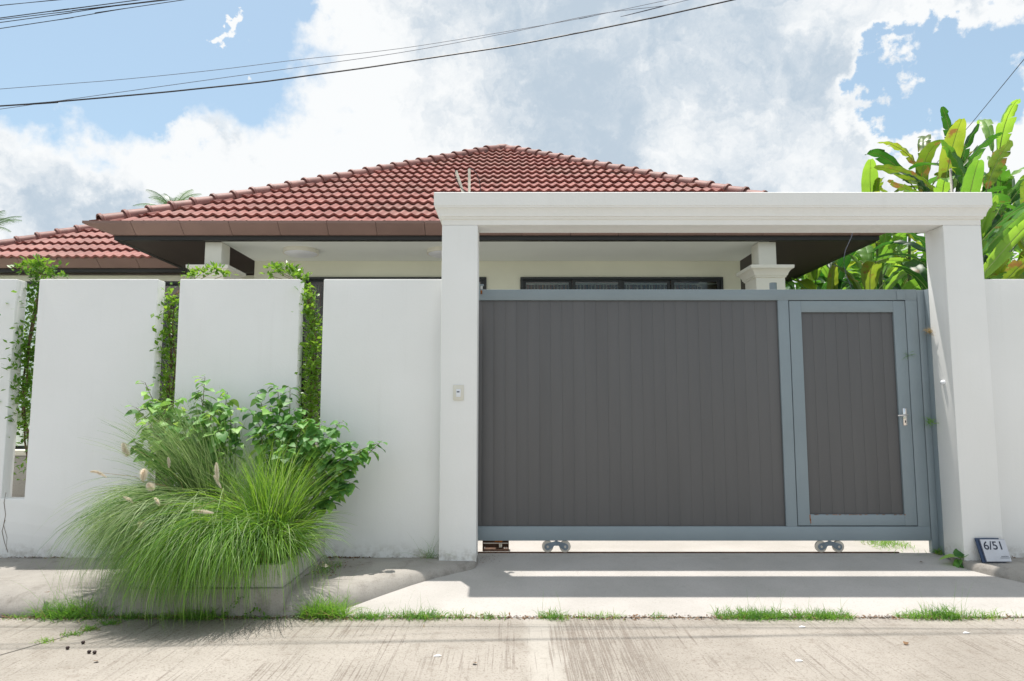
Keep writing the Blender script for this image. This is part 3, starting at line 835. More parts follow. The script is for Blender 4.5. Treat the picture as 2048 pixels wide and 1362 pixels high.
# soffit + porch ceiling
ZS = 3.62
for a_, b_ in ((-5.46, -4.04), (3.58, 5.04)): MB().box(a_, b_, 9.28, 20, ZS, ZS + .03).build('side_soffit', M['soffit'], hs)
MB().box(-5.465, 5.045, 9.185, 9.2795, ZS - .003, ZS + .062).build('fascia_board', M['fascia'], hs)
for a_, b_ in ((-5.475, -5.40), (4.98, 5.055)): MB().box(a_, b_, 9.29, 20, ZS - .004, ZS + .05).build('eaves_board', M['fascia'], hs)
MB().box(-4.0398, 3.5798, 9.28, 10.545, ZS + .002, ZS + .03).build('porch_ceiling', M['ceil'], hs)
# house body
YW = 10.54
b = MB()
b.box(-4.04, -3.34, YW, YW + .15, .0, ZS)
b.box(-3.34, -.40, YW, YW + .15, 3.36, ZS)
b.box(-.40, .13, YW, YW + .15, 0, ZS)
b.box(.13, 3.30, YW, YW + .15, 3.36, ZS)
b.box(3.30, 3.58, YW, YW + .15, 0, ZS)
b.box(.13, 3.30, YW, YW + .15, 0, 1.9)
b.box(-4.04, -3.90, YW + .1502, 20, 0, ZS).box(3.44, 3.58, YW + .1502, 20, 0, ZS)
b.build('wall', M['cream'], hs)
# porch floor plinth
MB().box(-4.3, 3.85, 9.15, YW, 0, .9).build('porch_floor', M['drive'], hs)
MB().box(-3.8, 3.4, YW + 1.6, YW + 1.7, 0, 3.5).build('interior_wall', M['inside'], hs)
def window(x0, x1, zb, zt, n, parent, y=YW, curtain=True, fr=.038):
    b = MB(); b.box(x0, x1, y - .03, y + .08, zt - fr, zt).box(x0, x0 + fr, y - .03, y + .08, zb, zt - fr).box(x1 - fr, x1, y - .03, y + .08, zb, zt - fr).box(x0 + fr, x1 - fr, y - .03, y + .08, zb, zb + fr)
    wn = b.build('window', M['wframe'], parent)
    ww = (x1 - x0 - 2 * fr) / n
    for i in range(n):
        a = x0 + fr + i * ww; c = a + ww; yo = y + (0.0 if i % 2 else .03)
        s = MB(); s.box(a + .002, a + .05, yo, yo + .028, zb + fr, zt - fr).box(c - .05, c - .002, yo, yo + .028, zb + fr, zt - fr).box(a + .05, c - .05, yo, yo + .028, zt - fr - .03, zt - fr).box(a + .05, c - .05, yo, yo + .028, zb + fr, zb + fr + .05)
        s.build('sash', M['wframe'], wn)
        MB().box(a + .0505, c - .0505, yo + .01, yo + .015, zb + fr + .05, zt - fr - .03).build('pane', M['glass'], wn)
    return wn
# right window (head at z 3.36 where the wall opening ends)
wn = window(.132, 3.298, 1.9, 3.36, 4, hs)
wl = window(-3.338, -.402, .9, 3.36, 4, hs)
def curtain(x0, x1, zb, zt, y, parent):
    n = 140; me_v = []; me_f = []
    for i in range(n + 1):
        x = x0 + (x1 - x0) * i / n; yy = y + .03 * math.sin(i * 1.05) + .01 * math.sin(i * .37)
        me_v += [(x, yy, zb), (x, yy, zt)]
    for i in range(n): me_f.append((2 * i, 2 * i + 2, 2 * i + 3, 2 * i + 1))
    o_ = MB().add(me_v, me_f).build('curtain', M['curtain'], parent)
    me = o_.data; uv = me.uv_layers.new(name='UV'); off = ROOT[parent.name]
    for p in me.polygons:
        for li in p.loop_indices: uv.data[li].uv = ((me.vertices[me.loops[li].vertex_index].co.x + off.x), me.vertices[me.loops[li].vertex_index].co.z)
    return o_
curtain(.16, 2.95, 1.92, 3.262, YW + .12, hs); curtain(-3.3, -2.1, .92, 3.262, YW + .12, hs)
MB().box(.15, 3.28, YW + .082, YW + .086, 3.262, 3.28).build('curtain_rod', M['column'], hs)
# columns with moulded capitals
def column(x0, x1, y0, y1, xa, xb, parent):
    c = MB().box(x0, x1, y0, y1, 3.262, ZS - .004).build('column', M['column'], parent, bevel=.004)
    prof = [(2.9, 0), (3.10, .0), (3.105, .015), (3.125, .018), (3.130, .03), (3.15, .034), (3.175, .045), (3.20, .064), (3.213, .085), (3.218, .095), (3.258, .098), (3.262, .094)]
    vv = []; ff = []
    for z, o_ in prof: vv += [(xa - o_, y0 - .08 - o_, z), (xb + o_, y0 - .08 - o_, z), (xb + o_, y1 + .08 + o_, z), (xa - o_, y1 + .08 + o_, z)]
    for i in range(len(prof) - 1):
        for j in range(4): ff.append((i * 4 + j, i * 4 + (j + 1) % 4, i * 4 + 4 + (j + 1) % 4, i * 4 + 4 + j))
    k = 4 * (len(prof) - 1); ff.append((k, k + 1, k + 2, k + 3))
    MB().add(vv, ff).build('capital', M['column'], c)
    MB().box(xa, xb, y0 - .08, y1 + .08, 0, 2.9).build('shaft', M['column'], c)
column(-4.262, -4.03, 9.30, 9.58, -4.335, -3.955, hs)
column(3.42, 3.665, 9.30, 9.58, 3.345, 3.74, hs)

# wing at the left, set back
WX0, WY, WE = -9.55, 11.18, 3.800
hwg = 4.5; WX1 = -3.5
wing = MB()
wing.add([(WX0 + .05, WY + .04, WE - .03), (WX1, WY + .04, WE - .03), (WX1, WY + 2 * hwg, WE - .03), (WX0 + .05, WY + 2 * hwg, WE - .03), (WX0 + hwg, WY + hwg, WE + hwg * .5868 - .06), (WX1, WY + hwg, WE + hwg * .5868 - .06)],
         [(0, 1, 5, 4), (0, 4, 3), (3, 4, 5, 2), (1, 2, 5), (0, 3, 2, 1)])
wroof = wing.build('wing_roof', M['ridge'], hs)
def hw_wing(s): return (0 + s * CT, WX1 - WX0)
tile_face(Vector((WX0, WY, WE)), TH, hw_wing, hwg / CT, 0, WX1 - WX0, wroof, 62, lambda p: -5 < p[0] < 330 and p[1] < 516 and not (p[0] > 165 and p[1] < 440 + (p[0] - 165) * .3 * 0))
wc = Vector((WX0, WY, WE)); hip_tiles(wc + Vector((.1, .1, .0587)), wc + Vector((hwg, hwg, hwg * .5868)), wroof)
gutter_front(WX0 - .02, -4.5, WX0 + .3, -4.5, WY, GT, wroof)
b = MB().box(WX0 + .32, -4.1, WY + .19, WY + .285, ZS - .003, ZS + .062).build('fascia_board', M['fascia'], hs)
MB().box(WX0 + .32, -5.48, WY + .29, WY + .6, ZS - .02, ZS + .02).build('wing_soffit', M['soffit'], hs)
b = MB().box(-9.2, -4.05, WY + .42, WY + .55, 3.50, ZS - .02).box(-9.2, -8.75, WY + .42, WY + .55, 0, 3.50).box(-6.6, -6.3, WY + .42, WY + .55, 0, 3.50)
b.build('wing_wall', M['cream'], hs)
for x0, x1 in ((-8.75, -6.6), (-6.3, -4.06)):
    window(x0 + .002, x1 - .002, .6, 3.498, 3, hs, y=WY + .45)
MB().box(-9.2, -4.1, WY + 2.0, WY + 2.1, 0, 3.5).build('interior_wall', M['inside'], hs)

# ceiling lights
for (px_, py_, lab) in ((602, 500, 'round white porch ceiling light fully visible above the third wall panel'), (889, 501, 'round white porch ceiling light half hidden behind the left gateway pillar')):
    p = gz(px_, py_, ZS)
    t = thing('ceiling_light', lab, 'ceiling light', (p.x, p.y, ZS), 'round lights on the porch ceiling')
    MB().tube([(p.x, p.y, ZS + .001), (p.x, p.y, ZS - .055)], [.255, .255], 40).build('rim', M['plastic'], t, smooth=True)
    MB().tube([(p.x, p.y, ZS - .0551), (p.x, p.y, ZS - .075), (p.x, p.y, ZS - .085)], [.235, .20, .10], 40).build('diffuser', M['lens'], t, smooth=True)

# grey vent pipe standing in front of the right column
pp = at(1546, 566, 8.2)
tag(MB().tube([(pp.x, 8.2, 0), (pp.x, 8.2, pp.z)], .043, 16).build('vent_pipe', M['gate'], smooth=True), 'grey round pipe whose top shows above the gate by the right column', 'pipe')

# low block wall inside, seen through leftmost slot
bw = thing('low_block_wall', 'low grey block wall seen through the leftmost wall slot', 'low wall', (-4.9, 6.8, 0))
for i in range(4):
    for k in range(2):
        MB().box(-6.3 + i * .60, -6.3 + i * .60 + .59, 6.72, 6.84, -.02 + k * .44, .41 + k * .44).build('block', M['block'], bw, bevel=.006)
MB().box(-6.32, -3.88, 6.69, 6.87, .8605, .91).build('coping', M['column'], bw, bevel=.006)

# ------------------------------------------------------------------ planter
pb = thing('planter', 'low white rendered planter box at the kerb holding tall grass', 'planter', (-2.2, 5.6, 0))
px0, px1, py0, py1 = -2.72, -1.655, 5.08, 6.198
MB().box(px0 - .02, px1 + .02, 5.045, py1, -.20, .026).build('plinth', M['walk'], pb, bevel=.008)
b = MB(); t_ = .07; z0, z1 = .0262, .185
b.box(px0, px1, py0, py0 + t_, z0, z1).box(px0, px0 + t_, py0 + t_, py1, z0, z1).box(px1 - t_, px1, py0 + t_, py1, z0, z1)
b.build('box', M['planter'], pb, bevel=.005)
MB().box(px0 + t_, px1 - t_, py0 + t_, py1, z0, .17).build('soil', M['soil'], pb)

# ------------------------------------------------------------------ fountain grass
def clump(name, label, cx, cy, rx, ry, n, azm, azs, Lr, p0r, br, matn, extra=()):
    th = thing(name, label, 'ornamental grass', (cx, cy, .17), 'fountain grass clumps in the planter')
    parts = []
    for (k_, azm_, azs_, L_, p0_, b_) in [(n, azm, azs, Lr, p0r, br)] + list(extra):
        rr = np.sqrt(nr.rand(k_)); aa = nr.rand(k_) * 2 * math.pi
        base = np.stack([cx + rx * rr * np.cos(aa), cy + ry * rr * np.sin(aa), np.full(k_, .16)], 1)
        az = nr.normal(azm_, azs_, k_)
        parts.append(blades(base, az, nr.uniform(*L_, k_), nr.uniform(*p0_, k_), nr.uniform(*b_, k_), nr.uniform(.0035, .0075, k_), 10, 1.15, 6.19, -.165))
    V, Fc = join(parts); nb = len(Fc) // 10
    idx = np.repeat(nr.choice(3, nb, p=[.56, .26, .18]), 10)
    o_ = bigmesh('grass_blades', V, Fc, [M[matn], M['blade_dark'], M['blade_pale']], th, True, idx); o_['kind'] = 'stuff'
    k_ = 480; rr = np.sqrt(nr.rand(k_)); aa = nr.rand(k_) * 2 * math.pi
    base = np.stack([cx + rx * rr * np.cos(aa), cy + ry * rr * np.sin(aa), np.full(k_, .16)], 1)
    V, Fc = blades(base, nr.normal(azm, 1.2, k_), nr.uniform(.15, .6, k_), nr.uniform(.2, 1.5, k_), nr.uniform(.3, 2.2, k_), nr.uniform(.003, .005, k_), 8, 1.2, 6.19, -.165)
    o_ = bigmesh('dry_blades', V, Fc, M['straw'], th, True); o_['kind'] = 'stuff'
    return th
# azimuth: 0 = +Y (towards wall), +pi/2 = -X (left), pi = towards the street, -pi/2 = right
d90 = math.pi / 2
gA = clump('fountain_grass', 'grey-green fountain grass clump with pale plumes, left in the planter, spilling left', -2.38, 5.58, .17, .2, 1400, d90 * 1.2, .42, (.85, 1.32), (1.15, 1.5), (1.9, 2.9), 'blade1',
           extra=[(1200, d90 * 1.0, .6, (.85, 1.4), (1.35, 1.65), (.4, 1.3)), (1500, d90 * 1.7, .35, (.95, 1.45), (1.15, 1.5), (2.4, 3.1)), (250, -d90 * .6, .8, (.6, 1.0), (1.35, 1.6), (.3, 1.0))])
gB = clump('fountain_grass', 'bright green fountain grass clump on the right in the planter, combed to the left', -1.88, 5.46, .13, .18, 1200, d90 * 1.35, .35, (.75, 1.2), (.8, 1.35), (1.6, 2.6), 'blade2',
           extra=[(1700, 0, 1.6, (.5, 1.0), (1.2, 1.65), (.3, 1.1)), (500, -d90 * 1.1, .5, (.35, .70), (.8, 1.4), (1.0, 2.2)), (1100, d90 * 1.75, .4, (.6, 1.05), (.8, 1.4), (1.9, 2.9)), (500, d90 * 2.2, .5, (.4, .75), (.8, 1.4), (1.9, 2.9))])
gC = clump('fountain_grass', 'dense mid-green fountain grass clump between the other two, hanging over the planter front', -2.15, 5.30, .18, .13, 1200, d90 * 1.6, .38, (.7, 1.15), (.8, 1.4), (2.0, 3.0), 'blade2',
           extra=[(150, d90 * .9, 1.0, (.3, .6), (1.1, 1.6), (.4, 1.4)), (1400, d90 * 1.8, .35, (.6, 1.1), (.9, 1.4), (2.2, 3.1))])
# plumes
def plume(par, pts_px, Y, rad, base):
    pts = [at(x, y, Y) for x, y in pts_px]
    a, b_ = pts[0], pts[-1]
    st = MB().tube([Vector(base), (Vector(base) + a) / 2 + Vector((0, -.03, .12)), a], [.0018, .0016, .0014], 5)
    n = 800; rad *= 1.25; ax = (b_ - a); L = ax.length; ax.normalize()
    V = []; Fc = []
    for i in range(n):
        t = rng.random(); c = a.lerp(b_, t) + (pts[1] - (a + b_) / 2) * (4 * t * (1 - t)) if len(pts) > 2 else a.lerp(b_, t)
        d = Vector((rng.gauss(0, 1), rng.gauss(0, 1), rng.gauss(0, 1))); d -= ax * d.dot(ax) ; d = (d.normalized() + ax * .55).normalized()
        env = math.sin(math.pi * min(1, t * .92 + .08)) ** .5
        e = c + d * rad * env * rng.uniform(.7, 1.2); s = d.cross(Vector((0, 1, 0))).normalized() * .0016
        k = len(V); V += [c - s, c + s, e]; Fc.append((k, k + 1, k + 2))
    V = np.array([tuple(v) for v in V]); o_ = bigmesh('flower_spike', V, np.array(Fc), M['plume'], par)
    st.build('stalk', M['straw'], o_, smooth=True)
for par, pts, Y, rad, base in [
    (gA, [(245, 885), (250, 900), (256, 912)], 5.35, .030, (-2.5, 5.55, .5)),
    (gA, [(180, 943), (196, 945), (214, 956)], 5.3, .014, (-2.6, 5.5, .5)),
    (gA, [(286, 962), (287, 950), (290, 938)], 5.1, .032, (-2.5, 5.4, .45)),
    (gA, [(294, 966), (299, 972), (306, 980)], 5.1, .032, (-2.5, 5.4, .45)),
    (gA, [(266, 1006), (258, 999), (246, 994)], 4.95, .014, (-2.6, 5.4, .4)),
    (gA, [(319, 1012), (315, 1003), (309, 996)], 4.9, .014, (-2.4, 5.4, .4)),
    (gA, [(281, 1058), (283, 1050), (279, 1042)], 4.85, .026, (-2.45, 5.3, .35)),
    (gC, [(383, 1022), (405, 1023), (428, 1026)], 4.85, .016, (-2.1, 5.35, .45)),
    (gC, [(436, 960), (434, 943), (433, 925)], 5.2, .018, (-2.2, 5.4, .4)),
    (gC, [(442, 976), (434, 962), (428, 950)], 5.2, .012, (-2.2, 5.4, .4)),
    (gA, [(338, 936), (338, 925), (336, 914)], 5.25, .012, (-2.45, 5.4, .4))]:
    plume(par, pts, Y, rad, base)

# ------------------------------------------------------------------ broad-leaved shrubs
def heart_leaf():
    t = [0, .10, .30, .55, .8, 1.0]; w = [.10, .36, .46, .36, .17, .0]
    v = []; f = []
    for i in range(6):
        y = t[i]; dz = -.30 * y ** 2; e = .10 * w[i] * 2
        v += [(-w[i], y - (.10 if i < 2 else 0) + (.02 if i == 0 else 0), dz + e), (0, y, dz), (w[i], y - (.10 if i < 2 else 0) + (.02 if i == 0 else 0), dz + e)]
    for i in range(5): f += [(3 * i, 3 * i + 1, 3 * i + 4, 3 * i + 3), (3 * i + 1, 3 * i + 2, 3 * i + 5, 3 * i + 4)]
    return v, f
HLV, HLF = heart_leaf()
heart_me = bpy.data.meshes.new('leaf'); heart_me.from_pydata(HLV, [], HLF); heart_me.polygons.foreach_set('use_smooth', [True] * len(HLF)); heart_me.materials.append(M['mulb']); heart_me.update()
def shrub(label, roots, tips, nleaf, per_branch, s=(.06, .118), lim=300):
    root = roots[0]; th = thing('broad_leaf_shrub', label, 'shrub', root, 'broad-leaved shrubs against the wall')
    sticks = MB(); leaves = []
    for (px_, py_, Y, dens) in tips:
        tip = at(px_, py_, Y); r0 = Vector(roots[rng.randrange(len(roots))]) + Vector((rng.uniform(-.05, .05), rng.uniform(-.05, .05), 0))
        mid = r0.lerp(tip, .55) + Vector((rng.uniform(-.08, .08), rng.uniform(-.12, .04), .10))
        pts = []
        for i in range(15):
            t = i / 14; pts.append(r0 * (1 - t) ** 2 + mid * 2 * t * (1 - t) + tip * t * t)
        sticks.tube(pts, [.008 * (1 - i / 15) + .0016 for i in range(15)], 5)
        out = (tip - r0); out.z = 0
        k = int(per_branch * dens)
        for j in range(k):
            t = 1 - (j / k) ** 1.2 * .42; i = min(13, int(t * 14)); q = pts[i].lerp(pts[i + 1], t * 14 - i)
            az = rng.uniform(-math.pi, math.pi)
            if rng.random() < .75: az = math.pi + rng.gauss(0, .9)
            qq = q + Vector((-math.sin(az), math.cos(az), .3)) * rng.uniform(.02, .06)
            qq.y = min(qq.y, 6.15)
            pit = rng.uniform(-.1, .65) if t < .97 else rng.uniform(-.3, .4)
            leaves.append((qq, az, pit, rng.gauss(0, .3), rng.uniform(*s) * (.7 if t > .96 else 1)))
            # petiole
            sticks.tube([q, qq], .0011, 3, cap=False)
    sticks.build('branches', M['wood'], th, smooth=True)['kind'] = 'stuff'
    leaves.sort(key=lambda l: -l[4] / l[0].y)
    for (p, az, pit, roll, sc) in leaves[:lim]:
        o_ = link('leaf', heart_me, th); m3 = rotmats(np.array([az]), np.array([pit]), np.array([roll]))[0]
        o_.rotation_euler = Matrix(m3.tolist()).to_euler(); o_.location = p - Vector(root); o_.scale = (sc, sc, sc)
    rest = leaves[lim:]
    if rest:
        V, Fc = scatter(HLV, HLF, rotmats(np.array([l[1] for l in rest]), np.array([l[2] for l in rest]), np.array([l[3] for l in rest])), [l[4] for l in rest], [tuple(l[0]) for l in rest])
        bigmesh('small_leaves', V, Fc, M['mulb'], th, True)['kind'] = 'stuff'
    return th
shrub('broad-leaved green shrub behind the left grass clump, against the second and third wall panels', [(-2.5, 5.95, .17), (-2.35, 5.9, .17)],
      [(290, 765, 6.05, .7), (272, 815, 5.9, .9), (265, 880, 5.85, .9), (300, 800, 6.0, 1.2), (330, 815, 5.9, 1.5), (350, 800, 5.9, 1.2), (410, 755, 6.0, 1.0), (400, 785, 5.95, 1.3), (455, 785, 6.0, 1.1),
       (375, 830, 5.8, 1.4), (420, 825, 5.75, 1.4), (460, 815, 5.85, 1.2), (345, 850, 5.7, 1.3), (300, 850, 5.7, 1.3), (395, 860, 5.7, 1.3), (440, 860, 5.7, 1.1), (470, 845, 5.85, .8), (320, 880, 5.65, 1.2), (290, 900, 5.7, .9), (430, 890, 5.8, .8)], 0, 21)
shrub('spreading broad-leaved shrub right of the grass with one long branch reaching right', [(-1.95, 5.95, .17), (-1.85, 5.9, .17)],
      [(515, 782, 6.05, .9), (555, 772, 6.05, 1.1), (580, 775, 6.05, .9), (500, 820, 5.95, 1.0), (540, 815, 5.9, 1.3), (590, 820, 5.9, 1.3), (520, 860, 5.8, 1.2), (560, 850, 5.75, 1.6), (610, 840, 5.8, 1.5),
       (640, 845, 5.85, 1.4), (680, 845, 5.95, 1.2), (620, 880, 5.7, 1.6), (660, 880, 5.75, 1.5), (700, 885, 5.85, 1.3), (760, 885, 5.9, 1.2), (720, 900, 5.8, 1.2), (650, 915, 5.75, 1.3), (690, 920, 5.8, 1.2),
       (600, 910, 5.7, 1.0), (670, 955, 5.8, 1.0), (700, 965, 5.85, .9), (665, 1000, 5.8, .8), (640, 960, 5.8, .8), (575, 890, 5.65, 1.1), (630, 1000, 5.85, .6)], 0, 22)

# ------------------------------------------------------------------ small-leaved hedging shrubs in the slots
SLV = [(0, 0, 0), (-.24, .45, .05), (.24, .45, .05), (0, 1, -.06), (0, .45, 0)]
SLF = [(0, 4, 1), (0, 2, 4), (1, 4, 3), (4, 2, 3)]
def slot_shrub(label, path, top, name='slot_shrub'):
    """path: list of (px, py, Y, spread m)"""
    r0 = at(path[-1][0], path[-1][1], path[-1][2]); root = (r0.x, r0.y + .1, -.02)
    th = thing(name, label, 'shrub', root, 'small-leaved shrubs growing in the wall slots')
    st = MB(); pts = [Vector(root)] + [at(x, y, Y) for x, y, Y, s, d in reversed(path)]
    for k in range(3):
        st.tube([p + Vector((rng.uniform(-.03, .03), rng.uniform(-.03, .05), 0)) for p in pts], [.009] * (len(pts) - 1) + [.003], 5)
    T = []
    for a, b_ in zip(path[:-1], path[1:]):
        A, B = at(*a[:3]), at(*b_[:3]); L = (A - B).length; n = int(L * 800 * (a[4] + b_[4]) / 2)
        for i in range(n):
            t = rng.random(); s = a[3] * (1 - t) + b_[3] * t
            T.append(A.lerp(B, t) + Vector((rng.gauss(0, s * .5), rng.gauss(-.02, .11), rng.gauss(0, .05))))
    for (x, y, Y, s, n) in top:
        c = at(x, y, Y)
        st.tube([at(path[0][0], path[0][1], path[0][2]), c + Vector((0, 0, -.02))], [.004, .002], 4)
        for i in range(n): T.append(c + Vector((rng.gauss(0, s), rng.gauss(0, s), rng.gauss(0, s * .45))))
    T = [p for p in T if not (6.17 < p.y < 6.36 and any(a - .015 < p.x < b_ + .015 for a, b_ in edges))]
    st.build('stems', M['wood'], th, smooth=True)
    n = len(T); V, Fc = scatter(SLV, SLF, rotmats(nr.rand(n) * 6.28, nr.normal(-.45, .5, n), nr.normal(0, .5, n)), nr.uniform(.045, .075, n), [tuple(p) for p in T])
    bigmesh('foliage', V, Fc, M['box'], th)['kind'] = 'stuff'
slot_shrub('small-leaved shrub in the leftmost wall slot with a wide tuft above the wall', [(82, 548, 6.5, .05, 1), (70, 600, 6.48, .05, .8), (58, 680, 6.4, .08, 1.1), (50, 760, 6.38, .09, 1.8), (47, 830, 6.42, .08, 1.2), (55, 880, 6.5, .04, .3), (50, 960, 6.6, .01, .02)],
           [(50, 530, 6.4, .045, 40), (75, 525, 6.4, .05, 60), (100, 540, 6.4, .05, 50), (110, 550, 6.4, .04, 40), (35, 535, 6.4, .03, 20), (62, 545, 6.4, .04, 40)])
slot_shrub('small-leaved shrub in the middle wall slot, leaves pushing out to the right', [(348, 590, 6.45, .05, .6), (340, 640, 6.42, .06, 1.0), (340, 690, 6.42, .07, 1.1), (342, 730, 6.45, .04, .5), (338, 780, 6.42, .06, 1.0), (335, 850, 6.45, .06, .8), (335, 900, 6.5, .02, .1)],
           [(400, 545, 6.55, .05, 40), (430, 538, 6.55, .045, 50), (385, 550, 6.55, .04, 30), (445, 548, 6.55, .03, 20)])
slot_shrub('small-leaved shrub in the slot nearest the gateway, arching over the third panel', [(612, 570, 6.45, .03, .8), (620, 610, 6.42, .04, .8), (628, 680, 6.42, .08, 1.2), (625, 750, 6.42, .08, 1.3), (622, 830, 6.42, .07, 1.1), (618, 900, 6.5, .05, .5), (616, 950, 6.5, .02, .1)],
           [(550, 535, 6.5, .035, 30), (570, 535, 6.5, .04, 40), (590, 545, 6.5, .04, 40), (604, 556, 6.45, .04, 40), (560, 545, 6.5, .03, 20), (540, 548, 6.5, .02, 12)])

# ------------------------------------------------------------------ weeds along the kerb and road edge
def weed(label, x0, x1, n, h, cat='weeds', name='weed_clump', yc=5.03, ys=.035, tall=0, m='weed', z=-.172, wd=(.003, .0055)):
    cx = (x0 + x1) / 2; th = thing(name, label, cat, (cx, yc, z))
    base = np.stack([np.clip(nr.normal(cx, (x1 - x0) * .28, n), x0, x1), nr.normal(yc, ys, n), np.full(n, z)], 1)
    P = [blades(base, nr.rand(n) * 6.28, nr.uniform(.4, 1.0, n) * h, nr.uniform(.5, 1.55, n), nr.uniform(.2, 1.6, n), nr.uniform(*wd, n), 5, 1.2)]
    if tall:
        b2 = np.stack([nr.uniform(x0, x1, tall), nr.normal(yc, ys, tall), np.full(tall, z)], 1)
        P.append(blades(b2, nr.rand(tall) * 6.28, nr.uniform(1.3, 2.4, tall) * h, nr.uniform(1.1, 1.55, tall), nr.uniform(.1, .8, tall), nr.uniform(.0018, .0028, tall), 5, 1.2))
    V, Fc = join(P); bigmesh('blades', V, Fc, M[m], th)['kind'] = 'stuff'
    k = max(12, n // 9); base = np.stack([nr.uniform(x0, x1, k), nr.normal(yc, ys, k), np.full(k, z)], 1)
    V, Fc = blades(base, nr.rand(k) * 6.28, nr.uniform(.3, .9, k) * h, nr.uniform(.2, 1.2, k), nr.uniform(.2, 1.6, k), nr.uniform(*wd, k), 4, 1.2)
    bigmesh('dry_blades', V, Fc, M['straw'], th)['kind'] = 'stuff'
    return th
def X(px, py=1238): return gz(px, py, ZR).x
def wd(label, a, b, n, h, **k): return weed(label, X(a), X(b), n, h, **k)
wd('large bright green weed tuft at the kerb left of the planter', 70, 200, 1000, .20, tall=18, yc=5.07, ys=.05)
wd('sparse low weeds at the far left of the kerb', 0, 60, 90, .06)
wd('weedy grass at the left foot of the planter under the hanging grass', 210, 330, 260, .09, ys=.03, yc=5.02)
wd('dark green weeds under the middle of the planter front', 335, 445, 380, .14, ys=.03, yc=5.02)
wd('short weeds under the right end of the planter', 455, 575, 90, .06, ys=.025, yc=5.02)
wd('dense upright grass tuft just right of the planter', 598, 688, 620, .21, tall=22, yc=5.05, ys=.035)
wd('low ragged weeds between the kerb flare and the driveway, left part', 690, 790, 330, .09, tall=5)
wd('low green weeds on the driveway edge right of the kerb flare', 790, 885, 380, .10, tall=5)
wd('small weed tuft near the left pillar\'s line on the road edge', 895, 940, 90, .07)
wd('two small pale weed tufts on the road edge left of centre', 950, 1010, 100, .06)
wd('fresh green weed tuft on the road edge below the left roller', 1078, 1135, 190, .09, tall=3)
wd('small thin weeds on the road edge right of the left roller', 1140, 1245, 120, .07)
wd('tiny isolated weed tuft on the road edge below the gate middle', 1300, 1335, 60, .06)
wd('long dense mat of green weeds on the road edge below the wicket door', 1438, 1600, 900, .10, tall=12)
wd('right continuation of the dense weed mat, a little lower', 1600, 1702, 560, .09, tall=5)
wd('tall-bladed grass tuft on the road edge below the number sign', 1850, 1935, 380, .13, tall=10)
wd('low weeds left of the tall-bladed tuft on the right road edge', 1800, 1860, 170, .08)
wd('thin yellowish grass tuft at the far right road edge', 1950, 2005, 90, .10)
wd('sparse weeds at the right frame edge by the road', 2020, 2060, 30, .05)
# weeds in the road joint
for i, (a, lab) in enumerate(((.25, 'first small weed in the skewed road joint, nearest the viewer'), (.45, 'second small weed in the skewed road joint'), (.62, 'third weed in the skewed road joint'), (.80, 'weed in the skewed road joint nearest the kerb'))):
    p = ja.lerp(jb, a + .12); weed(lab, p.x - .07, p.x + .07, 50 + 20 * i, .05, yc=p.y, ys=.02)
weed('green weeds and creeping leaves in the corner beside the planter and wall', -1.62, -1.42, 120, .09, yc=5.75, ys=.15, z=-.002, m='weed')
weed('wispy pale grass growing at the left pillar foot against the wall', -.80, -.66, 60, .30, yc=6.17, ys=.01, z=-.002, wd=(.0015, .0025))
weed('green weeds behind the gate at the right post foot', 3.45, 3.85, 400, .10, yc=6.9, ys=.18, z=-.012)
weed('dark green weed at the foot of the gate post', 3.86, 3.93, 60, .10, yc=6.39, ys=.01, z=-.01)
def hang(label, px_, py_, Y, n, m):
    p = at(px_, py_, Y); th = thing('wall_weed', label, 'weed', p)
    base = np.tile(np.array(p), (n, 1)) + nr.normal(0, .012, (n, 3))
    V, Fc = blades(base, nr.rand(n) * 6.28, nr.uniform(.03, .08, n), nr.uniform(-.2, 1.4, n), nr.uniform(.2, 2.0, n), nr.uniform(.003, .006, n), 4)
    bigmesh('blades', V, Fc, M[m], th)['kind'] = 'stuff'
hang('yellowish weed tuft sticking out between gate post and right pillar, upper one', 1859, 664, 6.35, 60, 'straw')
hang('green weed between gate post and right pillar at handle height', 1860, 845, 6.35, 50, 'weed')
hang('tiny rusty-green weed in the gap beside the wicket door', 1817, 712, 6.415, 16, 'weed')

# litter
def flakes(name, pts, s, m):
    n = len(pts); V, Fc = scatter(SLV, SLF, rotmats(nr.rand(n) * 6.28, nr.normal(0, .25, n), nr.normal(0, .3, n)), nr.uniform(*s, n), pts)
    o_ = bigmesh(name, V, Fc, M[m]); return o_
pts = [(x, 5.030 + rng.gauss(0, .022), -.168 + rng.random() * .008) for x in nr.uniform(-6, 6, 5000)]
tag(flakes('kerb_litter', pts, (.008, .030), 'litter'), 'brown dry leaf litter lying along the road edge', 'leaf litter', kind='stuff')
pts = [(x, 6.185 + rng.gauss(0, .006), .003 + rng.random() * .006) for x in list(nr.uniform(-4.45, -3.95, 90)) + list(nr.uniform(-1.65, -1.25, 160)) + list(nr.uniform(-5, -.7, 80)) + list(nr.uniform(4.3, 4.8, 40))] + \
      [(rng.gauss(-1.52, .1), rng.gauss(5.8, .16), .004) for i in range(120)]
tag(flakes('wall_foot_litter', pts, (.010, .03), 'litter'), 'dark debris and dry leaves at the foot of the white wall', 'leaf litter', kind='stuff')
pts = [(rng.gauss(-.22, .06), rng.uniform(6.05, 6.38), -.012) for i in range(60)]
tag(flakes('corner_litter', pts, (.006, .018), 'litter'), 'dark crumbs gathered on the driveway beside the left pillar foot', 'leaf litter', kind='stuff')
seeds = ((135, 1299, 'leftmost dark seed pod on the road slab'), (166, 1288, 'upper dark seed pod on the road slab'), (178, 1307, 'left pod of the touching pair of dark seed pods on the road'), (189, 1308, 'right pod of the touching pair of dark seed pods on the road'))
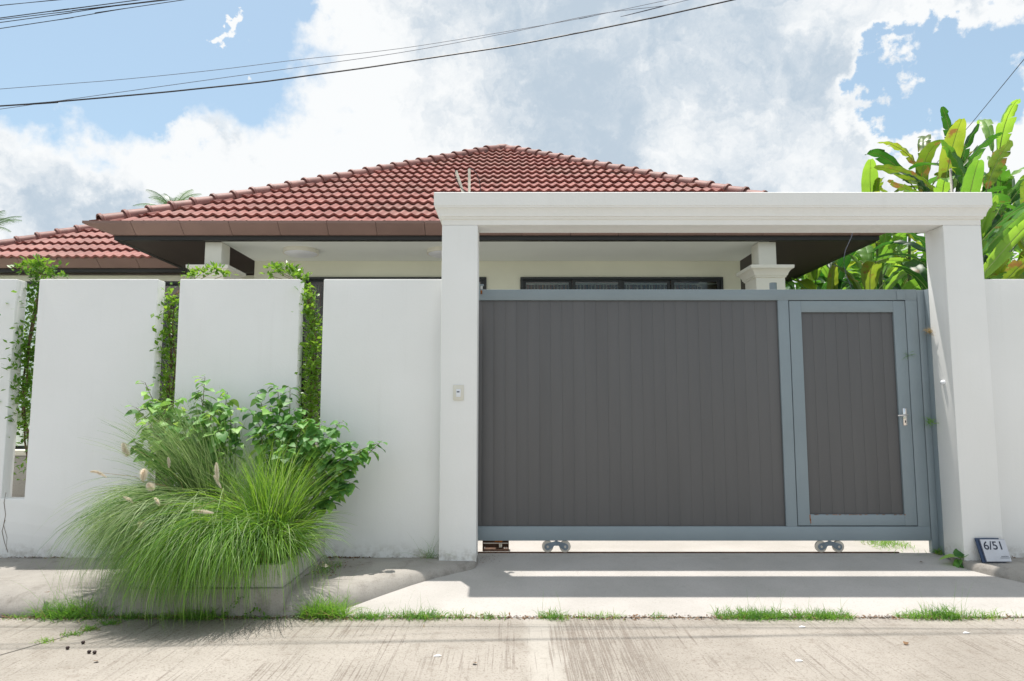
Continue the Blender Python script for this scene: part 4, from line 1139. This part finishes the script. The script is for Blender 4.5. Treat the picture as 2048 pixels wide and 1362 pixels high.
for x, y, lab in seeds:
    p = gz(x, y, ZR); b = MB(); r = .011
    b.tube([(p.x - r, p.y, p.z + r), (p.x - r * .6, p.y, p.z + r), (p.x, p.y, p.z + r), (p.x + r * .6, p.y, p.z + r), (p.x + r, p.y, p.z + r)], [r * .35, r * .8, r, r * .8, r * .35], 8)
    tag(b.build('seed_pod', M['seed'], smooth=True), lab, 'seed pod', 'dark seed pods on the road')
def leaf_at(x, y, z, s, m, lab, name='fallen_leaf', cat='leaf', grp=None):
    p = gz(x, y, z); a = rng.uniform(0, 6.28)
    V, Fc = scatter(HLV, HLF, rotmats(np.array([a]), np.array([rng.uniform(-.1, .1)]), np.array([rng.uniform(-.2, .2)])), [s], [(p.x, p.y, p.z + .012)])
    tag(bigmesh(name, V, Fc, M[m], None, True), lab, cat, grp)
leaf_at(94, 1188, -.02, .04, 'litter', 'curled brown leaf on the pavement left of the planter')
leaf_at(191, 1326, ZR, .03, 'litter', 'tiny brown leaf below the pair of seed pods')
leaf_at(950, 1330, ZR, .03, 'litter', 'small dark leaf on the road left of centre')
leaf_at(1812, 1288, ZR, .035, 'litter', 'dark curled leaf on the road below the wicket door')
leaf_at(965, 1128, -.05, .03, 'litter', 'reddish leaf crumb on the driveway beside the left pillar')
leaf_at(1840, 1126, -.04, .03, 'litter', 'small brown leaf on the driveway near the right pillar')
leaf_at(1700, 1232, ZR + .002, .05, 'plume', 'pale dry leaf at the right end of the weed mat')
for x, y, lab in ((1605, 1255, 'white scrap on the road below the wicket door'), (1933, 1267, 'white scrap on the road at the right'), (1598, 1323, 'white scrap near the bottom edge of the road'), (875, 1313, 'pale scrap on the road left of centre')):
    p = gz(x, y, ZR)
    b = MB(); b.add([(p.x - .025, p.y - .006, p.z + .003), (p.x + .01, p.y - .01, p.z + .005), (p.x + .025, p.y + .004, p.z + .004), (p.x, p.y + .013, p.z + .010), (p.x - .018, p.y + .01, p.z + .004), (p.x, p.y, p.z + .001)], [(0, 1, 3, 4), (1, 2, 3), (0, 5, 1), (0, 4, 5)])
    tag(b.build('paper_scrap', M['paper']), lab, 'scrap', 'pale scraps on the road')

# small sapling by the right pillar
sp_ = gz(1921, 1132, -.05); th = thing('sapling', 'small broad-leaved seedling growing from the driveway corner beside the number sign', 'plant', (sp_.x, sp_.y, -.06))
MB().tube([(sp_.x, sp_.y, -.07), (sp_.x + .005, sp_.y, -.01), (sp_.x, sp_.y - .01, .03)], [.005, .004, .002], 6).build('stem', M['stem'], th, smooth=True)
for (dx, dz, az, pit, s) in ((-.01, .025, d90 * .9, -.1, .16), (0, .03, -.4, -.75, .13), (.01, .02, -d90 * .7, -.45, .14), (0, -.01, math.pi, .5, .13), (-.02, -.02, math.pi * .8, .8, .11), (.03, -.02, -d90 * 1.3, .3, .12), (.02, -.03, math.pi * 1.1, .9, .10), (-.01, 0, d90 * 1.5, .4, .10)):
    o_ = link('leaf', heart_me, th); o_.location = (dx, 0, .06 + dz); o_.rotation_euler = Matrix(rotmats(np.array([az]), np.array([pit]), np.array([rng.gauss(0, .2)]))[0].tolist()).to_euler(); o_.scale = (s * .75, s, s)
# creeping vine at planter front
th = thing('creeping_vine', 'small creeping vine on the planter plinth near its right end', 'plant', tuple(gz(500, 1230, ZR)))
V, Fc = [], []
pp_ = [(470, 1205), (476, 1195), (484, 1192), (466, 1215), (455, 1222), (500, 1222), (512, 1218), (520, 1226), (490, 1228), (448, 1230), (530, 1232), (515, 1210)]
T = [tuple(at(x, y, 5.02) + Vector((rng.gauss(0, .008), -.01, rng.gauss(0, .008)))) for x, y in pp_ for i in range(4)]
n = len(T); V, Fc = scatter(SLV, SLF, rotmats(nr.rand(n) * 6.28, nr.normal(0, .6, n), nr.normal(0, .5, n)), nr.uniform(.02, .04, n), T)
bigmesh('foliage', V, Fc, M['box'], th)['kind'] = 'stuff'

# ------------------------------------------------------------------ banana-like plants (heliconia) at the right
def banana_leaf(L, W, torn, sag, rg):
    """returns verts, faces in local coords: y along, z up; blade starts after petiole"""
    nseg = 16; v = []; f = []
    phi = 0.0; pts = []; y = z = 0.0
    for i in range(nseg + 1):
        pts.append((y, z)); ph = -sag * (i / nseg) ** 1.4; y += math.cos(ph) * L / nseg; z += math.sin(ph) * L / nseg
    fold = rg.uniform(.15, .45)
    def wt(t): return W * .5 * (math.sin(math.pi * min(1, t * .94 + .04)) ** .55)
    for side in (-1, 1):
        i = 0
        while i < nseg:
            run = rg.choice([2, 3, 4, 6]) if torn else nseg
            e = min(nseg, i + run); dr = rg.uniform(-.1, .7) * (1 if torn else 0) + fold
            shr = rg.uniform(.8, 1.0) if torn else 1
            base = len(v)
            for k in range(i, e + 1):
                t = k / nseg; y0, z0 = pts[k]; w_ = wt(t) * shr
                tt = t
                yy = y0 + w_ * .30
                if torn and e - i < nseg:
                    mid = (pts[i][0] + pts[e][0]) / 2; yy = mid + (y0 - mid) * .90 + w_ * .3
                rip = .012 * math.sin(k * 2.1)
                v.append((0, y0, z0)); v.append((side * w_ * .55 * math.cos(dr * .5), y0 + w_ * .15, z0 + w_ * .55 * math.sin(fold) * .5 + rip)); v.append((side * w_ * math.cos(dr), yy, z0 - w_ * math.sin(dr) * .55 + rip))
            for k in range(e - i):
                a = base + 3 * k
                for q in (0, 1):
                    qf = (a + q, a + q + 1, a + q + 4, a + q + 3); f.append(qf if side > 0 else qf[::-1])
            i = e
    # midrib
    k0 = len(v); r = .008
    for i in range(0, nseg + 1, 2):
        y0, z0 = pts[i]; rr = r * (1 - .8 * i / nseg); v += [(-rr, y0, z0 - .001), (0, y0, z0 - rr * 1.6), (rr, y0, z0 - .001)]
    for i in range(nseg // 2):
        a = k0 + 3 * i; f += [(a, a + 3, a + 4, a + 1), (a + 1, a + 4, a + 5, a + 2)]
    return v, f
def orient(az, elev, roll):
    return Matrix(rotmats(np.array([az]), np.array([-elev]), np.array([roll]))[0].tolist())
def banana(x, y, h, nl, label, seed, name='heliconia', L=(.9, 1.5), W=(.24, .36), upr=.5):
    rg = random.Random(seed); th = thing(name, label, 'plant', (x, y, 0), 'banana-like plants beyond the wall')
    lean = Vector((rg.uniform(-.25, .25), rg.uniform(-.25, .1), 0)); pts = [Vector((x, y, -.02)) + lean * (t * t) + Vector((0, 0, h * .80 * t)) for t in (0, .3, .6, .85, 1)]
    MB().tube(pts, [.05, .045, .036, .026, .014], 8).build('stalk', M['stem'], th, smooth=True)
    for i in range(nl):
        t = .30 + .70 * (i + 1) / nl; k = min(3, int(t * 4)); base = pts[k].lerp(pts[k + 1], t * 4 - k) if t < 1 else pts[-1]
        az = i * 2.4 + rg.uniform(-.5, .5) + seed; el = rg.uniform(.75, 1.4) * (1 if i < nl - 1 else 1.1)
        Lf = rg.uniform(*L); Wf = rg.uniform(*W); torn = rg.random() < .65
        pet = rg.uniform(.15, .4); d = Vector((-math.sin(az) * math.cos(el), math.cos(az) * math.cos(el), math.sin(el)))
        lb = base + d * pet
        v, f = banana_leaf(Lf, Wf, torn, rg.uniform(.5, 2.0), rg); rm = orient(az, el, rg.gauss(0, .5))
        mt = rg.choices(['ban1', 'ban2', 'ban3'], [.73, .25, .02])[0]
        me = bpy.data.meshes.new('leaf'); me.from_pydata(v, [], f); me.transform(rm.to_4x4()); me.polygons.foreach_set('use_smooth', [True] * len(f)); me.materials.append(M[mt]); me.materials.append(M['midrib']); me.polygons.foreach_set('material_index', [0] * (len(f) - 16) + [1] * 16); me.update()
        o_ = link('leaf', me, th); o_.location = lb - Vector((x, y, 0)); ROOT[o_.name] = lb
        MB().tube([base, lb], [.012, .009], 6).build('petiole', M['stem'], o_, smooth=True)
    return th
hel = [ # x, y, h, leaves, label
    (4.95, 7.5, 3.5, 15, 'nearest banana-like plant, big smooth leaves right beside the right pillar'),
    (5.45, 7.9, 4.4, 15, 'banana-like plant at the right frame edge in front, broad glossy leaves'),
    (5.95, 8.5, 4.8, 15, 'banana-like plant with yellow-brown leaf at the far right above the wall'),
    (5.55, 8.9, 5.1, 16, 'banana-like plant rising behind the right end of the lintel'),
    (6.15, 9.4, 5.7, 16, 'tall banana-like plant with ragged top at the right'),
    (6.9, 9.8, 5.9, 16, 'tallest ragged banana-like plant near the right frame edge'),
    (6.25, 10.2, 6.0, 16, 'banana-like plant with a single leaf standing against the cloud'),
    (6.2, 11.2, 5.5, 15, 'banana-like plant leftmost above the lintel'),
    (7.6, 10.6, 5.6, 14, 'banana-like plant behind the tallest one, cut by the frame'),
    (6.6, 11.3, 5.6, 14, 'banana-like plant in the second row behind the gateway'),
    (5.45, 12.2, 4.2, 14, 'banana-like plant seen through the gateway right of the dark eaves'),
    (6.0, 12.6, 4.7, 14, 'banana-like plant in the middle of the green seen through the gateway'),
    (6.7, 12.4, 5.0, 14, 'banana-like plant seen through the gateway close to the right pillar'),
    (5.35, 13.4, 3.9, 14, 'low banana-like plant just right of the column capital'),
    (7.4, 13.0, 5.6, 14, 'banana-like plant deep behind the right pillar'),
    (6.2, 14.2, 4.8, 14, 'rear banana-like plant in the shade behind the gateway'),
    (5.5, 15.0, 4.4, 12, 'farthest banana-like plant beside the house'),
    (8.4, 11.8, 5.8, 12, 'banana-like plant out at the right beyond the wall'),
    (5.6, 10.6, 4.2, 13, 'low banana-like plant by the house eaves corner'),
    (6.9, 8.9, 4.5, 14, 'banana-like plant rising at the very edge of the frame behind the glossy one'),
    (7.3, 9.9, 5.0, 14, 'bushy banana-like plant between the tallest plant and the frame edge'),
    (5.6, 12.9, 3.6, 14, 'low bushy banana-like plant behind the loose hanging cable'),
    (5.3, 11.6, 3.7, 13, 'banana-like plant whose leaves touch the dark eaves edge'),
    (6.5, 13.4, 5.0, 13, 'banana-like plant filling the gap behind the gateway greenery'),
]
for i, (x, y, h, nl, lab) in enumerate(hel): banana(x, y, h, nl, lab, 11 + i * 3, L=(.6, 1.15), W=(.18, .30))
# named silhouettes against the sky
# rear hedge mass closing the view
T = []
for i in range(11000):
    x = rng.uniform(5.6, 14); y = rng.uniform(15.6, 17.5); z = rng.uniform(0, 5.3 + .5 * math.sin(x * 2.3) + .3 * math.sin(x * 5))
    T.append((x, y, z))
n = len(T); V, Fc = scatter(SLV, SLF, rotmats(nr.rand(n) * 6.28, nr.normal(.4, .5, n), nr.normal(0, .5, n)), nr.uniform(.25, .5, n), T)
tag(bigmesh('rear_hedge', V, Fc, M['ban1']), 'mass of dark foliage closing the garden behind the banana-like plants', 'hedge', kind='stuff')
T = []
for i in range(5000): T.append((rng.uniform(-14, -9.3), rng.uniform(7.6, 10.5), rng.uniform(0, 2.6)))
n = len(T); V, Fc = scatter(SLV, SLF, rotmats(nr.rand(n) * 6.28, nr.normal(.2, .5, n), nr.normal(0, .5, n)), nr.uniform(.10, .2, n), T)
tag(bigmesh('left_garden_shrubbery', V, Fc, M['box']), 'green shrubbery filling the garden behind the left wall', 'shrubbery', kind='stuff')

# ------------------------------------------------------------------ palms beyond the roof
def palm(px_, py_, Y, nf, Lf, label, seed):
    rg = random.Random(seed); c = at(px_, py_, Y); th = thing('palm_tree', label, 'palm tree', (c.x, c.y, -.2))
    MB().tube([(c.x, c.y, -.2), (c.x + .2, c.y, c.z * .5), (c.x, c.y, c.z)], [.22, .17, .13], 10).build('trunk', M['wood'], th, smooth=True)
    for i in range(nf):
        az = i * 2 * math.pi / nf + rg.uniform(-.2, .2); el = rg.uniform(.3, 1.35); sag = rg.uniform(1.0, 1.9)
        pts = []; p = Vector(c); k = 12
        for j in range(k + 1):
            pts.append(p.copy()); ph = el - sag * (j / k) ** 1.2; p += Vector((-math.sin(az) * math.cos(ph), math.cos(az) * math.cos(ph), math.sin(ph))) * Lf / k
        v = []; f = []
        sd = Vector((math.cos(az), math.sin(az), 0))
        for j in range(1, k):
            for q in range(4):
                a = pts[j].lerp(pts[j + 1], q / 4); dd = (pts[j + 1] - pts[j]).normalized()
                for s in (-1, 1):
                    ln = Lf * .26 * math.sin(math.pi * (j + q / 4) / k * .85 + .3) * rg.uniform(.8, 1.1)
                    e = a + (sd * s * .85 + dd * .55 + Vector((0, 0, -.35 + rg.uniform(-.1, .1)))).normalized() * ln; w_ = dd * Lf * .007
                    b0 = len(v); v += [a - w_, a + w_, e]; f.append((b0, b0 + 1, b0 + 2))
        m = MB().add(v, f).tube(pts, [.02 * (1 - j / (k + 1)) + .004 for j in range(k + 1)], 4)
        m.build('frond', M['palm'], th)
palm(345, 428, 30, 12, 1.7, 'small palm crown peeking over the roof hip at the left', 4)
palm(-28, 462, 30, 12, 1.6, 'palm whose frond tips just enter at the left frame edge', 9)

# ------------------------------------------------------------------ overhead wires
def wire(label, pts, Y0, Y1, r, m='black', name='overhead_wire'):
    x0, x1 = pts[0][0], pts[-1][0]
    W_ = [at(x, y, Y0 + (Y1 - Y0) * (x - x0) / (x1 - x0)) for x, y in pts]
    a = W_[0] + (W_[0] - W_[1]).normalized() * 6; b_ = W_[-1] + (W_[-1] - W_[-2]).normalized() * 8
    P = [a] + W_ + [b_]
    # Catmull-Rom resample
    Q = []
    for i in range(len(P) - 1):
        p0, p1, p2, p3 = P[max(i - 1, 0)], P[i], P[i + 1], P[min(i + 2, len(P) - 1)]
        for k in range(6):
            t = k / 6; Q.append(.5 * ((2 * p1) + (p2 - p0) * t + (2 * p0 - 5 * p1 + 4 * p2 - p3) * t * t + (3 * p1 - p0 - 3 * p2 + p3) * t ** 3))
    Q.append(P[-1])
    tag(MB().tube(Q, r, 6).build(name, M[m], smooth=True), label, 'wire', 'overhead wires')
wire('thick black cable, lowest of the wires crossing the sky', [(0, 212), (60, 208), (300, 187), (400, 177), (522, 164), (624, 150), (720, 137), (820, 122), (920, 107), (1024, 91), (1135, 70), (1240, 49), (1340, 28), (1465, 0)], 5.55, 5.72, .0062)
wire('thin wire starting at the thick cable on the left and rising to the right', [(80, 207), (250, 183), (450, 155), (650, 127), (820, 102), (1024, 64), (1190, 29), (1330, 11), (1375, 0)], 5.6, 5.8, .0024, 'cable2')
wire('thin wire running above the thick cable from the left edge', [(0, 178), (230, 160), (430, 140), (600, 119), (800, 97), (1024, 61), (1180, 33), (1335, 0)], 5.5, 5.7, .0022, 'cable2')
wire('uppermost short wire in the top left corner', [(0, 11), (50, 6), (115, 0)], 5.3, 5.35, .0026)
wire('second wire from the top in the left corner bundle', [(0, 36), (90, 24), (200, 10), (275, 0)], 5.2, 5.3, .0036)
wire('third wire of the left corner bundle, nearly touching the second', [(0, 39), (110, 26), (220, 12), (320, 0)], 5.22, 5.32, .0030)
wire('fourth wire of the left corner bundle', [(0, 45), (110, 30), (230, 12), (335, 0)], 5.25, 5.35, .0030)
wire('lowest wire of the left corner bundle', [(0, 57), (120, 39), (250, 17), (365, 0)], 5.3, 5.4, .0030)
a = at(2060, 104, 9); b_ = at(1870, 330, 14)
tag(MB().tube([a + (a - b_), a, a.lerp(b_, .5) + Vector((0, 0, -.03)), b_], .006, 5).build('service_wire', M['cable2'], smooth=True), 'thin grey wire slanting down to the right hand plants', 'wire', 'overhead wires')
